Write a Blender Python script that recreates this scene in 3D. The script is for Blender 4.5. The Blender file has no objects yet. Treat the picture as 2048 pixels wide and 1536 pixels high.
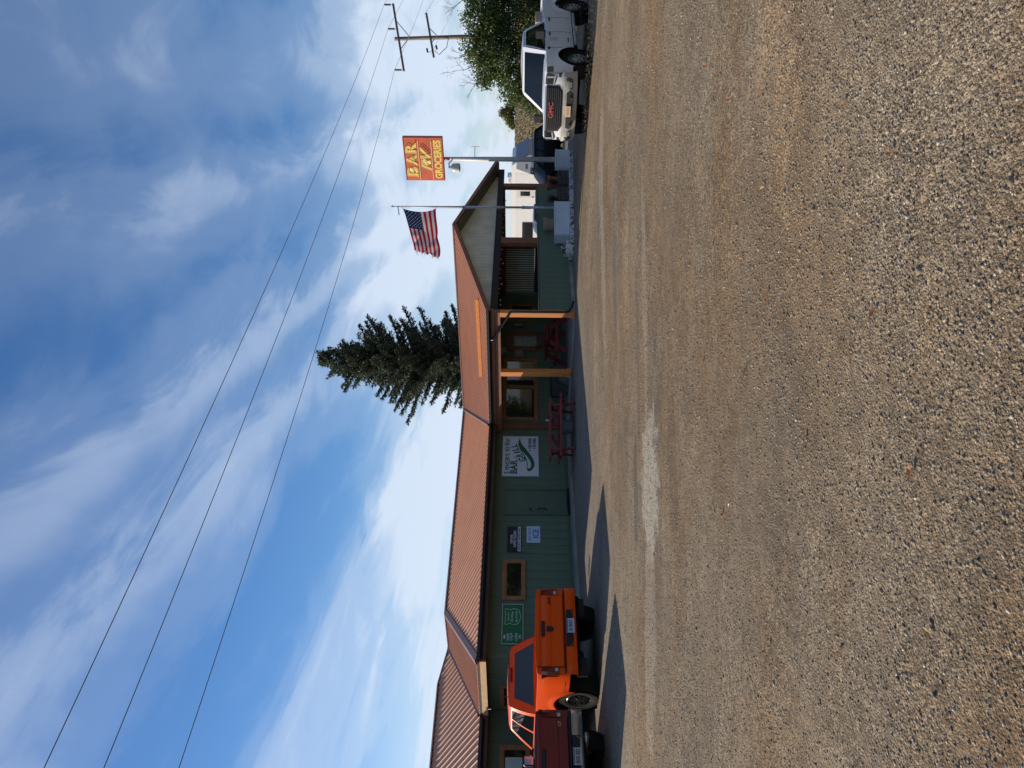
import bpy, math, random
import numpy as np
from mathutils import Vector, Matrix
random.seed(7); RNG = np.random.default_rng(7)
scene = bpy.context.scene
COL = scene.collection
R = math.radians

# ------------------------------------------------------------------ camera
H = 1.65                                   # eye height
F = 1524.2; ROLL = 0.009
cam = bpy.data.cameras.new("camera"); camo = bpy.data.objects.new("camera", cam); COL.objects.link(camo)
cam.sensor_fit = 'HORIZONTAL'; cam.sensor_width = 36.0; cam.lens = F/2048*36
cam.shift_x = -18.3/2048; cam.clip_start = 0.05; cam.clip_end = 4000
cr, sr = math.cos(ROLL), math.sin(ROLL)
# the phone was held sideways: picture-right is world-down, picture-up is world-right
ax = Vector((sr, 0, -cr)); ay = Vector((cr, 0, sr)); az = Vector((0, -1, 0))
M = Matrix.Identity(4)
for i in range(3):
    M[i][0] = ax[i]; M[i][1] = ay[i]; M[i][2] = az[i]
M[0][3], M[1][3], M[2][3] = 0, 0, H
camo.matrix_world = M
scene.camera = camo
scene.render.resolution_x = 1024; scene.render.resolution_y = 768
scene.render.engine = 'CYCLES'

# ------------------------------------------------------------------ sun and sky
SUN_E = R(26.3); SUNH = Vector((-0.929, 0.371))
SUN = Vector((SUNH.x*math.cos(SUN_E), SUNH.y*math.cos(SUN_E), math.sin(SUN_E)))
sl = bpy.data.lights.new("sun", 'SUN'); sl.energy = 5.0; sl.angle = R(0.53); sl.color = (1.0, 0.88, 0.72)
so = bpy.data.objects.new("sun", sl); COL.objects.link(so)
so.rotation_euler = (-SUN).to_track_quat('-Z', 'Y').to_euler(); so.location = (0, 0, 60)

world = bpy.data.worlds.new("World"); scene.world = world; world.use_nodes = True
nt = world.node_tree; nt.nodes.clear()
def wn(t, **k):
    n = nt.nodes.new(t)
    for a, b in k.items(): setattr(n, a, b)
    return n
L = nt.links.new
def wmath(op, a, b=None, c=None, clamp=False):
    n = wn('ShaderNodeMath', operation=op); n.use_clamp = clamp
    for i, v in enumerate((a, b, c)):
        if v is None: continue
        if isinstance(v, (int, float)): n.inputs[i].default_value = v
        else: L(v, n.inputs[i])
    return n.outputs[0]
def wramp(fac, stops):
    n = wn('ShaderNodeValToRGB'); e = n.color_ramp.elements
    e[0].position, e[0].color = stops[0][0], (*[stops[0][1]]*3, 1)
    e[1].position, e[1].color = stops[-1][0], (*[stops[-1][1]]*3, 1)
    for p, v in stops[1:-1]:
        q = e.new(p); q.color = (v, v, v, 1)
    n.color_ramp.interpolation = 'EASE'
    L(fac, n.inputs[0]); return n.outputs[0]
sky = wn('ShaderNodeTexSky', sky_type='NISHITA'); sky.sun_disc = False
sky.sun_elevation = SUN_E; sky.sun_rotation = math.atan2(SUNH.x, SUNH.y)
sky.air_density = 1.0; sky.dust_density = 0.6; sky.ozone_density = 2.2; sky.altitude = 1000
tc = wn('ShaderNodeTexCoord'); sep = wn('ShaderNodeSeparateXYZ'); L(tc.outputs['Generated'], sep.inputs[0])
dx, dy, dz = sep.outputs
# thin high cloud: a flat layer seen in perspective, drawn out in long streaks
zz = wmath('ADD', wmath('MAXIMUM', dz, 0.0), 0.10)
px = wmath('DIVIDE', dx, zz); py = wmath('DIVIDE', dy, zz)
A = R(68)                                   # bearing of the streaks in plan (from +X)
ca, sa = math.cos(A), math.sin(A)
al = wmath('ADD', wmath('MULTIPLY', px, ca), wmath('MULTIPLY', py, sa))
ac = wmath('SUBTRACT', wmath('MULTIPLY', py, ca), wmath('MULTIPLY', px, sa))
def noise(sx, sy, off, scale, detail, rough, dist=0.0):
    c = wn('ShaderNodeCombineXYZ')
    L(wmath('MULTIPLY', al, sx), c.inputs[0]); L(wmath('MULTIPLY', ac, sy), c.inputs[1]); c.inputs[2].default_value = off
    n = wn('ShaderNodeTexNoise'); n.inputs['Scale'].default_value = scale; n.inputs['Detail'].default_value = detail
    n.inputs['Roughness'].default_value = rough; n.inputs['Distortion'].default_value = dist
    L(c.outputs[0], n.inputs['Vector']); return wmath('SUBTRACT', n.outputs['Fac'], 0.5)
n1 = noise(0.8, 1.0, 3.1, 1.3, 4, 0.50, 0.3)
n2 = noise(0.40, 1.0, 9.7, 4.2, 8, 0.58, 0.6)
n3 = noise(0.9, 1.0, 1.3, 1.1, 5, 0.55, 0.4)
# cloud streets: bands across the streaks, frayed by the noise
acw = wmath('ADD', ac, wmath('ADD', wmath('MULTIPLY', n1, 0.34), wmath('MULTIPLY', n2, 0.16)))
pos = wmath('MULTIPLY', wmath('ADD', acw, 3.0), 1/7.0)
band = wramp(pos, [((q+3)/7, v) for q, v in ((-3, .5), (-2.2, .2), (-1.6, .6), (-.9, .3), (-.35, .50), (-.02, .62), (.14, .22), (.28, .58), (.46, .20), (.58, .42), (.69, .86), (.81, .46), (.95, .84), (1.10, .55), (1.34, .10), (1.62, .14), (1.92, .74), (2.4, .78), (3.0, .35), (4.0, .6))])
m = wmath('ADD', wmath('MULTIPLY', band, 0.72), wmath('MULTIPLY', n2, 0.90))
m = wmath('ADD', m, wmath('MULTIPLY', n3, 0.85))
far = wn('ShaderNodeMapRange'); far.interpolation_type = 'SMOOTHSTEP'; L(al, far.inputs['Value']); far.inputs['From Min'].default_value = 2.3; far.inputs['From Max'].default_value = 3.8; far.inputs['To Max'].default_value = 0.55
m = wmath('ADD', m, far.outputs[0])
fac = wramp(m, [(0.0, 0.08), (0.3, 0.20), (0.6, 0.46), (1.0, 0.94)])
thin = wramp(dz, [(0.0, 1.0), (0.35, 0.92), (0.75, 0.62)])
hz = wramp(dz, [(0.0, 0.66), (0.10, 0.45), (0.26, 0.0)])          # the layer seen edge-on near the horizon
fac2 = wmath('MAXIMUM', wmath('MULTIPLY', fac, thin), hz)
mix = wn('ShaderNodeMix', data_type='RGBA'); L(fac2, mix.inputs['Factor'])
hsv = wn('ShaderNodeHueSaturation'); hsv.inputs['Hue'].default_value = 0.506; hsv.inputs['Saturation'].default_value = 1.40; hsv.inputs['Value'].default_value = 1.02
L(sky.outputs[0], hsv.inputs['Color'])
L(hsv.outputs[0], mix.inputs[6]); mix.inputs[7].default_value = (6.3, 7.2, 8.5, 1)
bg = wn('ShaderNodeBackground'); bg.inputs['Strength'].default_value = 0.098; L(mix.outputs[2], bg.inputs['Color'])
wo = wn('ShaderNodeOutputWorld'); L(bg.outputs[0], wo.inputs['Surface'])
vs = scene.view_settings; vs.view_transform = 'Standard'; vs.look = 'None'; vs.exposure = 0.22; vs.gamma = 1.0; vs.use_curve_mapping = False

# ------------------------------------------------------------------ materials
MATS = {}
def mat(name, col, rough=0.6, metal=0.0, var=0.0, vscale=3.0, bump=0.0, bscale=40.0, spec=0.5, coat=0.0, island=0.0, trans=0.0, col2=None, vdetail=4, stretch=None, emit=0):
    if name in MATS: return MATS[name]
    m = bpy.data.materials.new(name); m.use_nodes = True; t = m.node_tree
    b = t.nodes['Principled BSDF']; ln = t.links.new
    b.inputs['Base Color'].default_value = (*col, 1); b.inputs['Roughness'].default_value = rough
    b.inputs['Metallic'].default_value = metal; b.inputs['Specular IOR Level'].default_value = spec
    b.inputs['Coat Weight'].default_value = coat; b.inputs['Coat Roughness'].default_value = 0.06
    tcn = None
    def coords(st=None):
        nonlocal tcn
        if tcn is None: tcn = t.nodes.new('ShaderNodeTexCoord')
        if st is None: return tcn.outputs['Object']
        mp = t.nodes.new('ShaderNodeMapping'); mp.inputs['Scale'].default_value = st; ln(tcn.outputs['Object'], mp.inputs[0]); return mp.outputs[0]
    src = None
    if var > 0 or col2:
        n = t.nodes.new('ShaderNodeTexNoise'); n.inputs['Scale'].default_value = vscale; n.inputs['Detail'].default_value = vdetail; n.inputs['Roughness'].default_value = 0.6
        ln(coords(stretch), n.inputs['Vector'])
        r = t.nodes.new('ShaderNodeValToRGB'); e = r.color_ramp.elements
        c2 = col2 if col2 else tuple(min(1, c*(1+var)) for c in col)
        c1 = col if col2 else tuple(c*(1-var) for c in col)
        e[0].position, e[0].color = 0.36, (*c1, 1); e[1].position, e[1].color = 0.66, (*c2, 1)
        ln(n.outputs['Fac'], r.inputs[0]); src = r.outputs[0]
    if island > 0:
        g = t.nodes.new('ShaderNodeNewGeometry'); h = t.nodes.new('ShaderNodeHueSaturation')
        mr = t.nodes.new('ShaderNodeMapRange'); mr.inputs['To Min'].default_value = 1-island; mr.inputs['To Max'].default_value = 1+island
        ln(g.outputs['Random Per Island'], mr.inputs['Value']); ln(mr.outputs[0], h.inputs['Value'])
        if src is not None: ln(src, h.inputs['Color'])
        else: h.inputs['Color'].default_value = (*col, 1)
        src = h.outputs[0]
    if src is not None: ln(src, b.inputs['Base Color'])
    if bump > 0:
        n = t.nodes.new('ShaderNodeTexNoise'); n.inputs['Scale'].default_value = bscale; n.inputs['Detail'].default_value = 3
        ln(coords(stretch), n.inputs['Vector'])
        bp = t.nodes.new('ShaderNodeBump'); bp.inputs['Strength'].default_value = bump; bp.inputs['Distance'].default_value = 0.01
        ln(n.outputs['Fac'], bp.inputs['Height']); ln(bp.outputs[0], b.inputs['Normal'])
    if trans > 0:
        tr = t.nodes.new('ShaderNodeBsdfTranslucent'); ms = t.nodes.new('ShaderNodeMixShader'); ms.inputs[0].default_value = trans
        if src is not None: ln(src, tr.inputs['Color'])
        else: tr.inputs['Color'].default_value = (*col, 1)
        out = t.nodes['Material Output']; ln(b.outputs[0], ms.inputs[1]); ln(tr.outputs[0], ms.inputs[2]); ln(ms.outputs[0], out.inputs['Surface'])
    MATS[name] = m; return m

M_green = mat('sage_paint', (0.116, 0.160, 0.100), 0.7, var=0.20, vscale=1.1, vdetail=7, stretch=(1, 1, .45), bump=0.25, bscale=30)
M_green2 = mat('sage_trim', (0.100, 0.138, 0.088), 0.65, var=0.08)
M_cream = mat('cream_paint', (0.74, 0.66, 0.49), 0.75, var=0.10, vscale=2.0, bump=0.15)
M_brown = mat('brown_trim', (0.24, 0.082, 0.036), 0.6, var=0.14, vscale=4, bump=0.15, bscale=25)
M_orange_wood = mat('orange_stained_wood', (0.70, 0.25, 0.055), 0.6, var=0.16, vscale=6, bump=0.2, stretch=(6, 6, 0.6))
M_rawwood = mat('raw_wood', (0.60, 0.38, 0.17), 0.7, var=0.2, vscale=5, stretch=(1, 1, 6), bump=0.2)
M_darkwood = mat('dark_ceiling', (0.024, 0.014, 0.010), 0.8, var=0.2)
M_roof = mat('roof_metal', (0.60, 0.235, 0.098), 0.46, metal=0.0, var=0.07, vscale=1.2, spec=0.5)
M_roofcap = mat('roof_cap', (0.24, 0.115, 0.082), 0.45, spec=0.6)
M_gutter = mat('gutter_black', (0.012, 0.012, 0.014), 0.35, spec=0.5)
M_glass = mat('window_glass', (0.006, 0.008, 0.009), 0.04, spec=0.6)
M_black = mat('black_plastic', (0.010, 0.010, 0.011), 0.5)
M_rubber = mat('rubber', (0.016, 0.015, 0.015), 0.8, var=0.25, vscale=8, bump=0.3, bscale=60, spec=0.12)
M_dustrub = mat('dusty_rubber', (0.075, 0.066, 0.055), 0.9, var=0.35, vscale=9, bump=0.4, bscale=50)
M_steel = mat('steel', (0.45, 0.45, 0.46), 0.35, metal=0.9, var=0.1)
M_chrome = mat('chrome', (0.72, 0.72, 0.74), 0.12, metal=1.0)
M_white = mat('white_paint', (0.78, 0.77, 0.74), 0.5, var=0.04)
M_concrete = mat('concrete', (0.30, 0.28, 0.25), 0.9, var=0.18, vscale=2.2, bump=0.5, bscale=25)
M_red = mat('red_stain', (0.24, 0.022, 0.022), 0.6, var=0.25, vscale=5, bump=0.2, stretch=(1, 6, 6))
M_galv = mat('galvanised', (0.46, 0.49, 0.53), 0.5, metal=0.3, var=0.12, vscale=3)
M_bark = mat('bark', (0.11, 0.085, 0.065), 0.95, var=0.35, vscale=6, bump=0.9, bscale=18, stretch=(1, 1, .3))
M_polewood = mat('pole_wood', (0.19, 0.15, 0.115), 0.9, var=0.3, vscale=5, bump=0.4, stretch=(3, 3, .3))

# ------------------------------------------------------------------ mesh helpers
class MB:
    def __init__(s): s.v = []; s.f = []; s.m = []
    def add(s, v, f, mi=0):
        o = len(s.v); s.v += [tuple(p) for p in v]; s.f += [tuple(i+o for i in q) for q in f]; s.m += [mi]*len(f); return s
    def box(s, c, d, rot=None, mi=0, bev=0.0):
        x, y, z = d[0]/2, d[1]/2, d[2]/2
        if bev > 0:
            b = min(bev, x*.9, y*.9, z*.9); v = []; 
            for sx in (-1, 1):
                for sy in (-1, 1):
                    for sz in (-1, 1):
                        v += [(sx*(x-b), sy*(y-b), sz*z), (sx*(x-b), sy*y, sz*(z-b)), (sx*x, sy*(y-b), sz*(z-b))]
            def k(sx, sy, sz, w): return ((sx > 0)*4+(sy > 0)*2+(sz > 0))*3+w
            f = []
            for q in (-1, 1):
                f.append([k(-1, -1, q, 0), k(1, -1, q, 0), k(1, 1, q, 0), k(-1, 1, q, 0)][::q])
                f.append([k(-1, q, -1, 1), k(-1, q, 1, 1), k(1, q, 1, 1), k(1, q, -1, 1)][::q])
                f.append([k(q, -1, -1, 2), k(q, 1, -1, 2), k(q, 1, 1, 2), k(q, -1, 1, 2)][::q])
            for a in (-1, 1):
                for b_ in (-1, 1):
                    f.append([k(-1, a, b_, 0), k(-1, a, b_, 1), k(1, a, b_, 1), k(1, a, b_, 0)][::a*b_])
                    f.append([k(a, -1, b_, 2), k(a, -1, b_, 0), k(a, 1, b_, 0), k(a, 1, b_, 2)][::a*b_])
                    f.append([k(a, b_, -1, 1), k(a, b_, -1, 2), k(a, b_, 1, 2), k(a, b_, 1, 1)][::a*b_])
            for sx in (-1, 1):
                for sy in (-1, 1):
                    for sz in (-1, 1):
                        f.append([k(sx, sy, sz, 0), k(sx, sy, sz, 1), k(sx, sy, sz, 2)][::-sx*sy*sz])
        else:
            v = [(sx*x, sy*y, sz*z) for sx in (-1, 1) for sy in (-1, 1) for sz in (-1, 1)]
            f = [(0, 1, 3, 2), (4, 6, 7, 5), (0, 4, 5, 1), (2, 3, 7, 6), (0, 2, 6, 4), (1, 5, 7, 3)]
        if rot is not None: v = [rot @ Vector(p) for p in v]
        return s.add([(p[0]+c[0], p[1]+c[1], p[2]+c[2]) for p in v], f, mi)
    def bx(s, x0, x1, y0, y1, z0, z1, mi=0, bev=0.0):
        return s.box(((x0+x1)/2, (y0+y1)/2, (z0+z1)/2), (abs(x1-x0), abs(y1-y0), abs(z1-z0)), None, mi, bev)
    def bar(s, p, q, w, h, mi=0, up=(0, 0, 1)):
        p, q = Vector(p), Vector(q); d = (q-p); l = d.length; d.normalize()
        u = Vector(up); sd = d.cross(u)
        if sd.length < 1e-4: sd = d.cross(Vector((1, 0, 0)))
        sd.normalize(); u = sd.cross(d)
        rot = Matrix((d, sd, u)).transposed()
        return s.box((p+q)/2, (l, w, h), rot, mi)
    def tube(s, pts, r, n=8, mi=0, cap=True):
        pts = [Vector(p) for p in pts]; k = len(pts); rs = r if isinstance(r, (list, tuple)) else [r]*k
        V = []; prev = None
        for i, p in enumerate(pts):
            d = (pts[min(i+1, k-1)]-pts[max(i-1, 0)]).normalized()
            if prev is None:
                a = Vector((0, 0, 1)) if abs(d.z) < .9 else Vector((1, 0, 0))
                prev = (a-d*a.dot(d)).normalized()
            else:
                prev = (prev-d*prev.dot(d)); prev.normalize()
            b = d.cross(prev)
            for j in range(n):
                t = 2*math.pi*j/n; V.append(p+(prev*math.cos(t)+b*math.sin(t))*rs[i])
        Fc = [(i*n+j, i*n+(j+1) % n, (i+1)*n+(j+1) % n, (i+1)*n+j) for i in range(k-1) for j in range(n)]
        if cap: Fc += [tuple(range(n))[::-1], tuple((k-1)*n+j for j in range(n))]
        return s.add(V, Fc, mi)
    def lathe(s, prof, n=24, c=(0, 0, 0), axis='z', mi=0, rot=None):
        V = []
        for (r, h) in prof:
            for j in range(n):
                t = 2*math.pi*j/n; a, b = r*math.cos(t), r*math.sin(t)
                p = (a, b, h) if axis == 'z' else ((a, h, b) if axis == 'y' else (h, a, b))
                if rot is not None: p = rot @ Vector(p)
                V.append((p[0]+c[0], p[1]+c[1], p[2]+c[2]))
        k = len(prof)
        Fc = [(i*n+j, i*n+(j+1) % n, (i+1)*n+(j+1) % n, (i+1)*n+j) for i in range(k-1) for j in range(n)]
        return s.add(V, Fc, mi)
    def grid(s, P, mi=0, flip=False):
        r, c = len(P), len(P[0]); V = [p for row in P for p in row]
        Fc = [(i*c+j, i*c+j+1, (i+1)*c+j+1, (i+1)*c+j) for i in range(r-1) for j in range(c-1)]
        if flip: Fc = [q[::-1] for q in Fc]
        return s.add(V, Fc, mi)
    def prism(s, poly, off, mi=0):
        n = len(poly); o = Vector(off)
        V = [Vector(p) for p in poly]+[Vector(p)+o for p in poly]
        return s.add(V, [tuple(range(n))[::-1], tuple(n+i for i in range(n))]+[(i, (i+1) % n, n+(i+1) % n, n+i) for i in range(n)], mi)
    def mesh(s, name, mats, smooth=False):
        me = bpy.data.meshes.new(name); me.from_pydata([tuple(p) for p in s.v], [], s.f); 
        for m_ in (mats if isinstance(mats, (list, tuple)) else [mats]): me.materials.append(m_)
        me.polygons.foreach_set('material_index', s.m)
        if smooth: me.polygons.foreach_set('use_smooth', [True]*len(s.f))
        me.update(); me.validate(); return me
    def build(s, name, mats, parent=None, smooth=False, loc=None, rz=None, ang=None):
        o = bpy.data.objects.new(name, s.mesh(name, mats, smooth)); COL.objects.link(o)
        if parent is not None: o.parent = parent
        if loc is not None: o.location = loc
        if rz is not None: o.rotation_euler = (0, 0, rz)
        if smooth and ang: o.data.set_sharp_from_angle(angle=R(ang))
        return o
def inst(name, me, parent=None, loc=(0, 0, 0), rot=None):
    o = bpy.data.objects.new(name, me); COL.objects.link(o); o.location = loc
    if rot is not None: o.rotation_euler = rot
    if parent is not None: o.parent = parent
    return o
def empty(name, loc=(0, 0, 0), rz=0.0, parent=None):
    o = bpy.data.objects.new(name, None); COL.objects.link(o); o.location = loc; o.rotation_euler = (0, 0, rz)
    o.empty_display_size = 0.2
    if parent is not None: o.parent = parent
    return o
def tag(o, label=None, cat=None, group=None, kind=None):
    if label: o['label'] = label
    if cat: o['category'] = cat
    if group: o['group'] = group
    if kind: o['kind'] = kind
    return o
def copy_tree(o, parent=None):
    c = o.copy(); COL.objects.link(c)
    if parent is not None: c.parent = parent
    for ch in o.children: copy_tree(ch, c)
    return c
def text_mesh(txt, size, extrude=0.002, bold=0.0, width=None, height=None, shear=0.0, align='CENTER'):
    """lettering as geometry, standing in the XZ plane and read from -Y; scaled to width/height if given; origin at its middle"""
    cu = bpy.data.curves.new('t', 'FONT'); cu.body = txt; cu.size = size; cu.extrude = extrude; cu.offset = bold; cu.align_x = align; cu.shear = shear
    cu.resolution_u = 3
    o = bpy.data.objects.new('t', cu); COL.objects.link(o); bpy.context.view_layer.update()
    dg = bpy.context.evaluated_depsgraph_get(); me = o.evaluated_get(dg).to_mesh()
    V = [tuple(v.co) for v in me.vertices]; Fc = [tuple(p.vertices) for p in me.polygons]
    o.evaluated_get(dg).to_mesh_clear(); bpy.data.objects.remove(o); bpy.data.curves.remove(cu)
    xs = [v[0] for v in V]; ys = [v[1] for v in V]
    cx, cy = (min(xs)+max(xs))/2, (min(ys)+max(ys))/2; w, h = max(xs)-min(xs), max(ys)-min(ys)
    kx = width/w if width else 1; ky = height/h if height else (kx if width else 1)
    if height and not width: kx = ky
    return [((x-cx)*kx, -z, (y-cy)*ky) for x, y, z in V], Fc
def put_text(mb, txt, x, z, y, w=None, h=None, bold=0.0, mi=0, rot=0.0, size=0.2, shear=0.0, ext=0.002):
    v, f = text_mesh(txt, size, ext, bold*size, w, h, shear)
    c, s = math.cos(rot), math.sin(rot)
    mb.add([(x+a*c-d*s, y+b, z+a*s+d*c) for a, b, d in v], f, mi)

# ------------------------------------------------------------------ terrain
def ss(a, b, x):
    t = max(0.0, min(1.0, (x-a)/(b-a))); return t*t*(3-2*t)
def gz(x, y):
    zx = -0.036*min(10, max(0.0, x-3.5))*ss(9, 18, y)
    return zx-1.0*ss(33, 58, y)-2.0*ss(60, 75, y)
PHI = 0.854; I0 = Vector((-1.412, 26.332)); DL = Vector((math.cos(PHI), math.sin(PHI))); NN = Vector((math.sin(PHI), -math.cos(PHI)))
def W(s, t, z=0.0):                 # building axes (s along the long wall, t outwards) to world
    q = I0+DL*s+NN*t; return Vector((q.x, q.y, z))
# ------------------------------------------------------------------ the ground
def ground_material():
    m = bpy.data.materials.new('chip_seal'); m.use_nodes = True; t = m.node_tree; ln = t.links.new
    b = t.nodes['Principled BSDF']; b.inputs['Roughness'].default_value = 0.92; b.inputs['Specular IOR Level'].default_value = 0.25
    N = t.nodes.new
    tcn = N('ShaderNodeTexCoord'); P = tcn.outputs['Object']
    def vor(scale, rnd=1.0):
        v = N('ShaderNodeTexVoronoi'); v.inputs['Scale'].default_value = scale; v.inputs['Randomness'].default_value = rnd; ln(P, v.inputs['Vector']); return v
    def noi(scale, det=4, rough=.6, st=None, rz=0.0):
        n = N('ShaderNodeTexNoise'); n.inputs['Scale'].default_value = scale; n.inputs['Detail'].default_value = det; n.inputs['Roughness'].default_value = rough
        if st:
            mp = N('ShaderNodeMapping'); mp.inputs['Rotation'].default_value = (0, 0, rz); mp.inputs['Scale'].default_value = st; ln(P, mp.inputs[0]); ln(mp.outputs[0], n.inputs['Vector'])
        else: ln(P, n.inputs['Vector'])
        return n.outputs['Fac']
    def ramp(f, stops, interp='LINEAR'):
        r = N('ShaderNodeValToRGB'); e = r.color_ramp.elements; r.color_ramp.interpolation = interp
        e[0].position, e[0].color = stops[0][0], (*stops[0][1], 1); e[1].position, e[1].color = stops[-1][0], (*stops[-1][1], 1)
        for p, c in stops[1:-1]: q = e.new(p); q.color = (*c, 1)
        ln(f, r.inputs[0]); return r.outputs[0]
    def g(v): return (v, v, v)
    def mixc(f, a, c, mode='MIX'):
        x = N('ShaderNodeMix'); x.data_type = 'RGBA'; x.blend_type = mode
        if isinstance(f, float): x.inputs['Factor'].default_value = f
        else: ln(f, x.inputs['Factor'])
        for s_, q in ((6, a), (7, c)):
            if isinstance(q, tuple): x.inputs[s_].default_value = (*q, 1)
            else: ln(q, x.inputs[s_])
        return x.outputs[2]
    def mth(op, a, c=0.0):
        x = N('ShaderNodeMath'); x.operation = op
        for i, q in enumerate((a, c)):
            if isinstance(q, (float, int)): x.inputs[i].default_value = q
            else: ln(q, x.inputs[i])
        return x.outputs[0]
    v1 = vor(75); v2 = vor(165); v3 = vor(38)
    sep = N('ShaderNodeSeparateColor'); ln(v1.outputs['Color'], sep.inputs[0])
    stones = ramp(sep.outputs[0], [(0.0, (.085, .068, .05)), (.22, (.18, .137, .09)), (.5, (.29, .222, .142)), (.78, (.37, .292, .19)), (1.0, (.56, .47, .34))])
    sep2 = N('ShaderNodeSeparateColor'); ln(v2.outputs['Color'], sep2.inputs[0])
    fine = ramp(sep2.outputs[1], [(0.0, (.10, .077, .052)), (.5, (.25, .19, .12)), (1.0, (.43, .345, .235))])
    base = mixc(0.45, stones, fine)
    sep3 = N('ShaderNodeSeparateColor'); ln(v3.outputs['Color'], sep3.inputs[0])
    base = mixc(1.0, base, ramp(sep3.outputs[2], [(0.0, g(.62)), (.5, g(1.0)), (1.0, g(1.35))]), 'MULTIPLY')
    gap = ramp(v1.outputs['Distance'], [(0.5, g(1.0)), (0.9, g(0.55))])
    base = mixc(0.55, base, mixc(1.0, base, gap, 'MULTIPLY'))
    sand = mixc(0.35, (.215, .158, .098), fine)
    sf = ramp(mth('ADD', mth('MULTIPLY', noi(0.62, 5, .6, (0.55, 1.0, 1), R(-25)), .75), mth('MULTIPLY', noi(5.0, 4, .7), .25)), [(.40, g(0.0)), (.58, g(0.85))])
    base = mixc(sf, base, sand)
    # large soft patches and lanes of dust, worn by traffic
    lanes = ramp(noi(0.40, 7, .62, (0.45, 1.0, 1), R(-14)), [(.32, (.80, .785, .77)), (.5, (1.0, .985, .96)), (.68, (1.24, 1.22, 1.19))])
    base = mixc(1.0, base, lanes, 'MULTIPLY')
    mott = ramp(noi(9, 8, .85), [(.28, g(.58)), (.5, g(1.0)), (.72, g(1.45))])
    base = mixc(1.0, base, mott, 'MULTIPLY')
    brown = ramp(noi(0.55, 6, .65, (0.5, 1.0, 1), R(-20)), [(.44, g(0.0)), (.62, g(0.85))])
    base = mixc(brown, base, mixc(1.0, base, (.92, .76, .58), 'MULTIPLY'))
    big = ramp(noi(0.23, 4, .6), [(.34, (.74, .73, .73)), (.5, (1.0, 1.0, 1.0)), (.66, (1.22, 1.21, 1.19))])
    base = mixc(1.0, base, big, 'MULTIPLY')
    grime = ramp(noi(2.6, 6, .7), [(.35, (.78, .78, .79)), (.6, (1.06, 1.05, 1.04))])
    base = mixc(1.0, base, grime, 'MULTIPLY')
    # greyer, finer surface beside the building
    dot = N('ShaderNodeVectorMath'); dot.operation = 'DOT_PRODUCT'; ln(P, dot.inputs[0]); dot.inputs[1].default_value = (NN.x, NN.y, 0)
    tt = mth('SUBTRACT', dot.outputs['Value'], float(I0.dot(NN)))
    near = N('ShaderNodeMapRange'); near.interpolation_type = 'SMOOTHSTEP'; ln(mth('ADD', tt, mth('MULTIPLY', noi(0.8, 4), 2.0)), near.inputs['Value'])
    near.inputs['From Min'].default_value = 5.4; near.inputs['From Max'].default_value = 9.5; near.inputs['To Min'].default_value = 0.75; near.inputs['To Max'].default_value = 0.0
    base = mixc(near.outputs[0], base, mixc(0.35, (.20, .185, .165), base))
    # the pale worn patch and the dark ruts beside it (stains with their own shape)
    def blob(cx, cy, rx, ry, rz, amp=0.55, sc=1.6):
        mp = N('ShaderNodeMapping'); mp.vector_type = 'TEXTURE'; mp.inputs['Location'].default_value = (cx, cy, 0); mp.inputs['Rotation'].default_value = (0, 0, rz); mp.inputs['Scale'].default_value = (rx, ry, 1)
        ln(P, mp.inputs[0]); q = N('ShaderNodeVectorMath'); q.operation = 'LENGTH'; ln(mp.outputs[0], q.inputs[0])
        d = mth('ADD', q.outputs['Value'], mth('MULTIPLY', mth('SUBTRACT', noi(sc, 6, .7), 0.5), amp*2.6))
        mr = N('ShaderNodeMapRange'); mr.interpolation_type = 'SMOOTHSTEP'; ln(d, mr.inputs['Value'])
        mr.inputs['From Min'].default_value = 1.10; mr.inputs['From Max'].default_value = 0.72; return mr.outputs[0]
    crack = N('ShaderNodeTexVoronoi'); crack.feature = 'DISTANCE_TO_EDGE'; crack.inputs['Scale'].default_value = 9.0
    wv = N('ShaderNodeVectorMath'); wv.operation = 'ADD'; ln(P, wv.inputs[0])
    nz = N('ShaderNodeTexNoise'); nz.inputs['Scale'].default_value = 5; ln(P, nz.inputs['Vector']); 
    sc_ = N('ShaderNodeVectorMath'); sc_.operation = 'SCALE'; ln(nz.outputs['Color'], sc_.inputs[0]); sc_.inputs['Scale'].default_value = 0.25
    ln(sc_.outputs[0], wv.inputs[1]); ln(wv.outputs[0], crack.inputs['Vector'])
    cf = ramp(crack.outputs['Distance'], [(0.012, g(0.40)), (0.05, g(1.0))])
    pale = mixc(1.0, mixc(0.30, (.50, .44, .34), mixc(1.0, base, (1.35, 1.35, 1.35), 'MULTIPLY')), cf, 'MULTIPLY')
    base = mixc(blob(-1.25, 9.75, 1.02, .64, R(6), .75, 3.2), base, pale)
    base = mixc(mth('MULTIPLY', blob(-3.0, 9.6, 1.7, .42, R(4), .9, 2.2), .42), base, pale)
    base = mixc(mth('MULTIPLY', blob(1.3, 10.3, 1.6, .22, R(10), .9, 2.2), .38), base, pale)
    base = mixc(mth('MULTIPLY', blob(-1.5, 10.9, .9, .22, R(8), .4), .65), base, (.085, .075, .062))
    base = mixc(mth('MULTIPLY', blob(.4, 10.8, 1.4, .16, R(10), .5), .45), base, (.09, .08, .068))
    base = mixc(mth('MULTIPLY', blob(2.05, 5.05, .75, .42, R(25), .8, 4), .7), base, mixc(1.0, base, (1.5, 1.5, 1.5), 'MULTIPLY'))
    base = mixc(mth('MULTIPLY', blob(1.1, 4.2, 1.0, .8, R(20), .8, 3), .4), base, mixc(1.0, base, (1.4, 1.4, 1.38), 'MULTIPLY'))
    base = mixc(mth('MULTIPLY', blob(-.6, 8.3, 1.3, .25, R(10), .7, 3), .5), base, mixc(1.0, base, (.62, .55, .47), 'MULTIPLY'))
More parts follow.
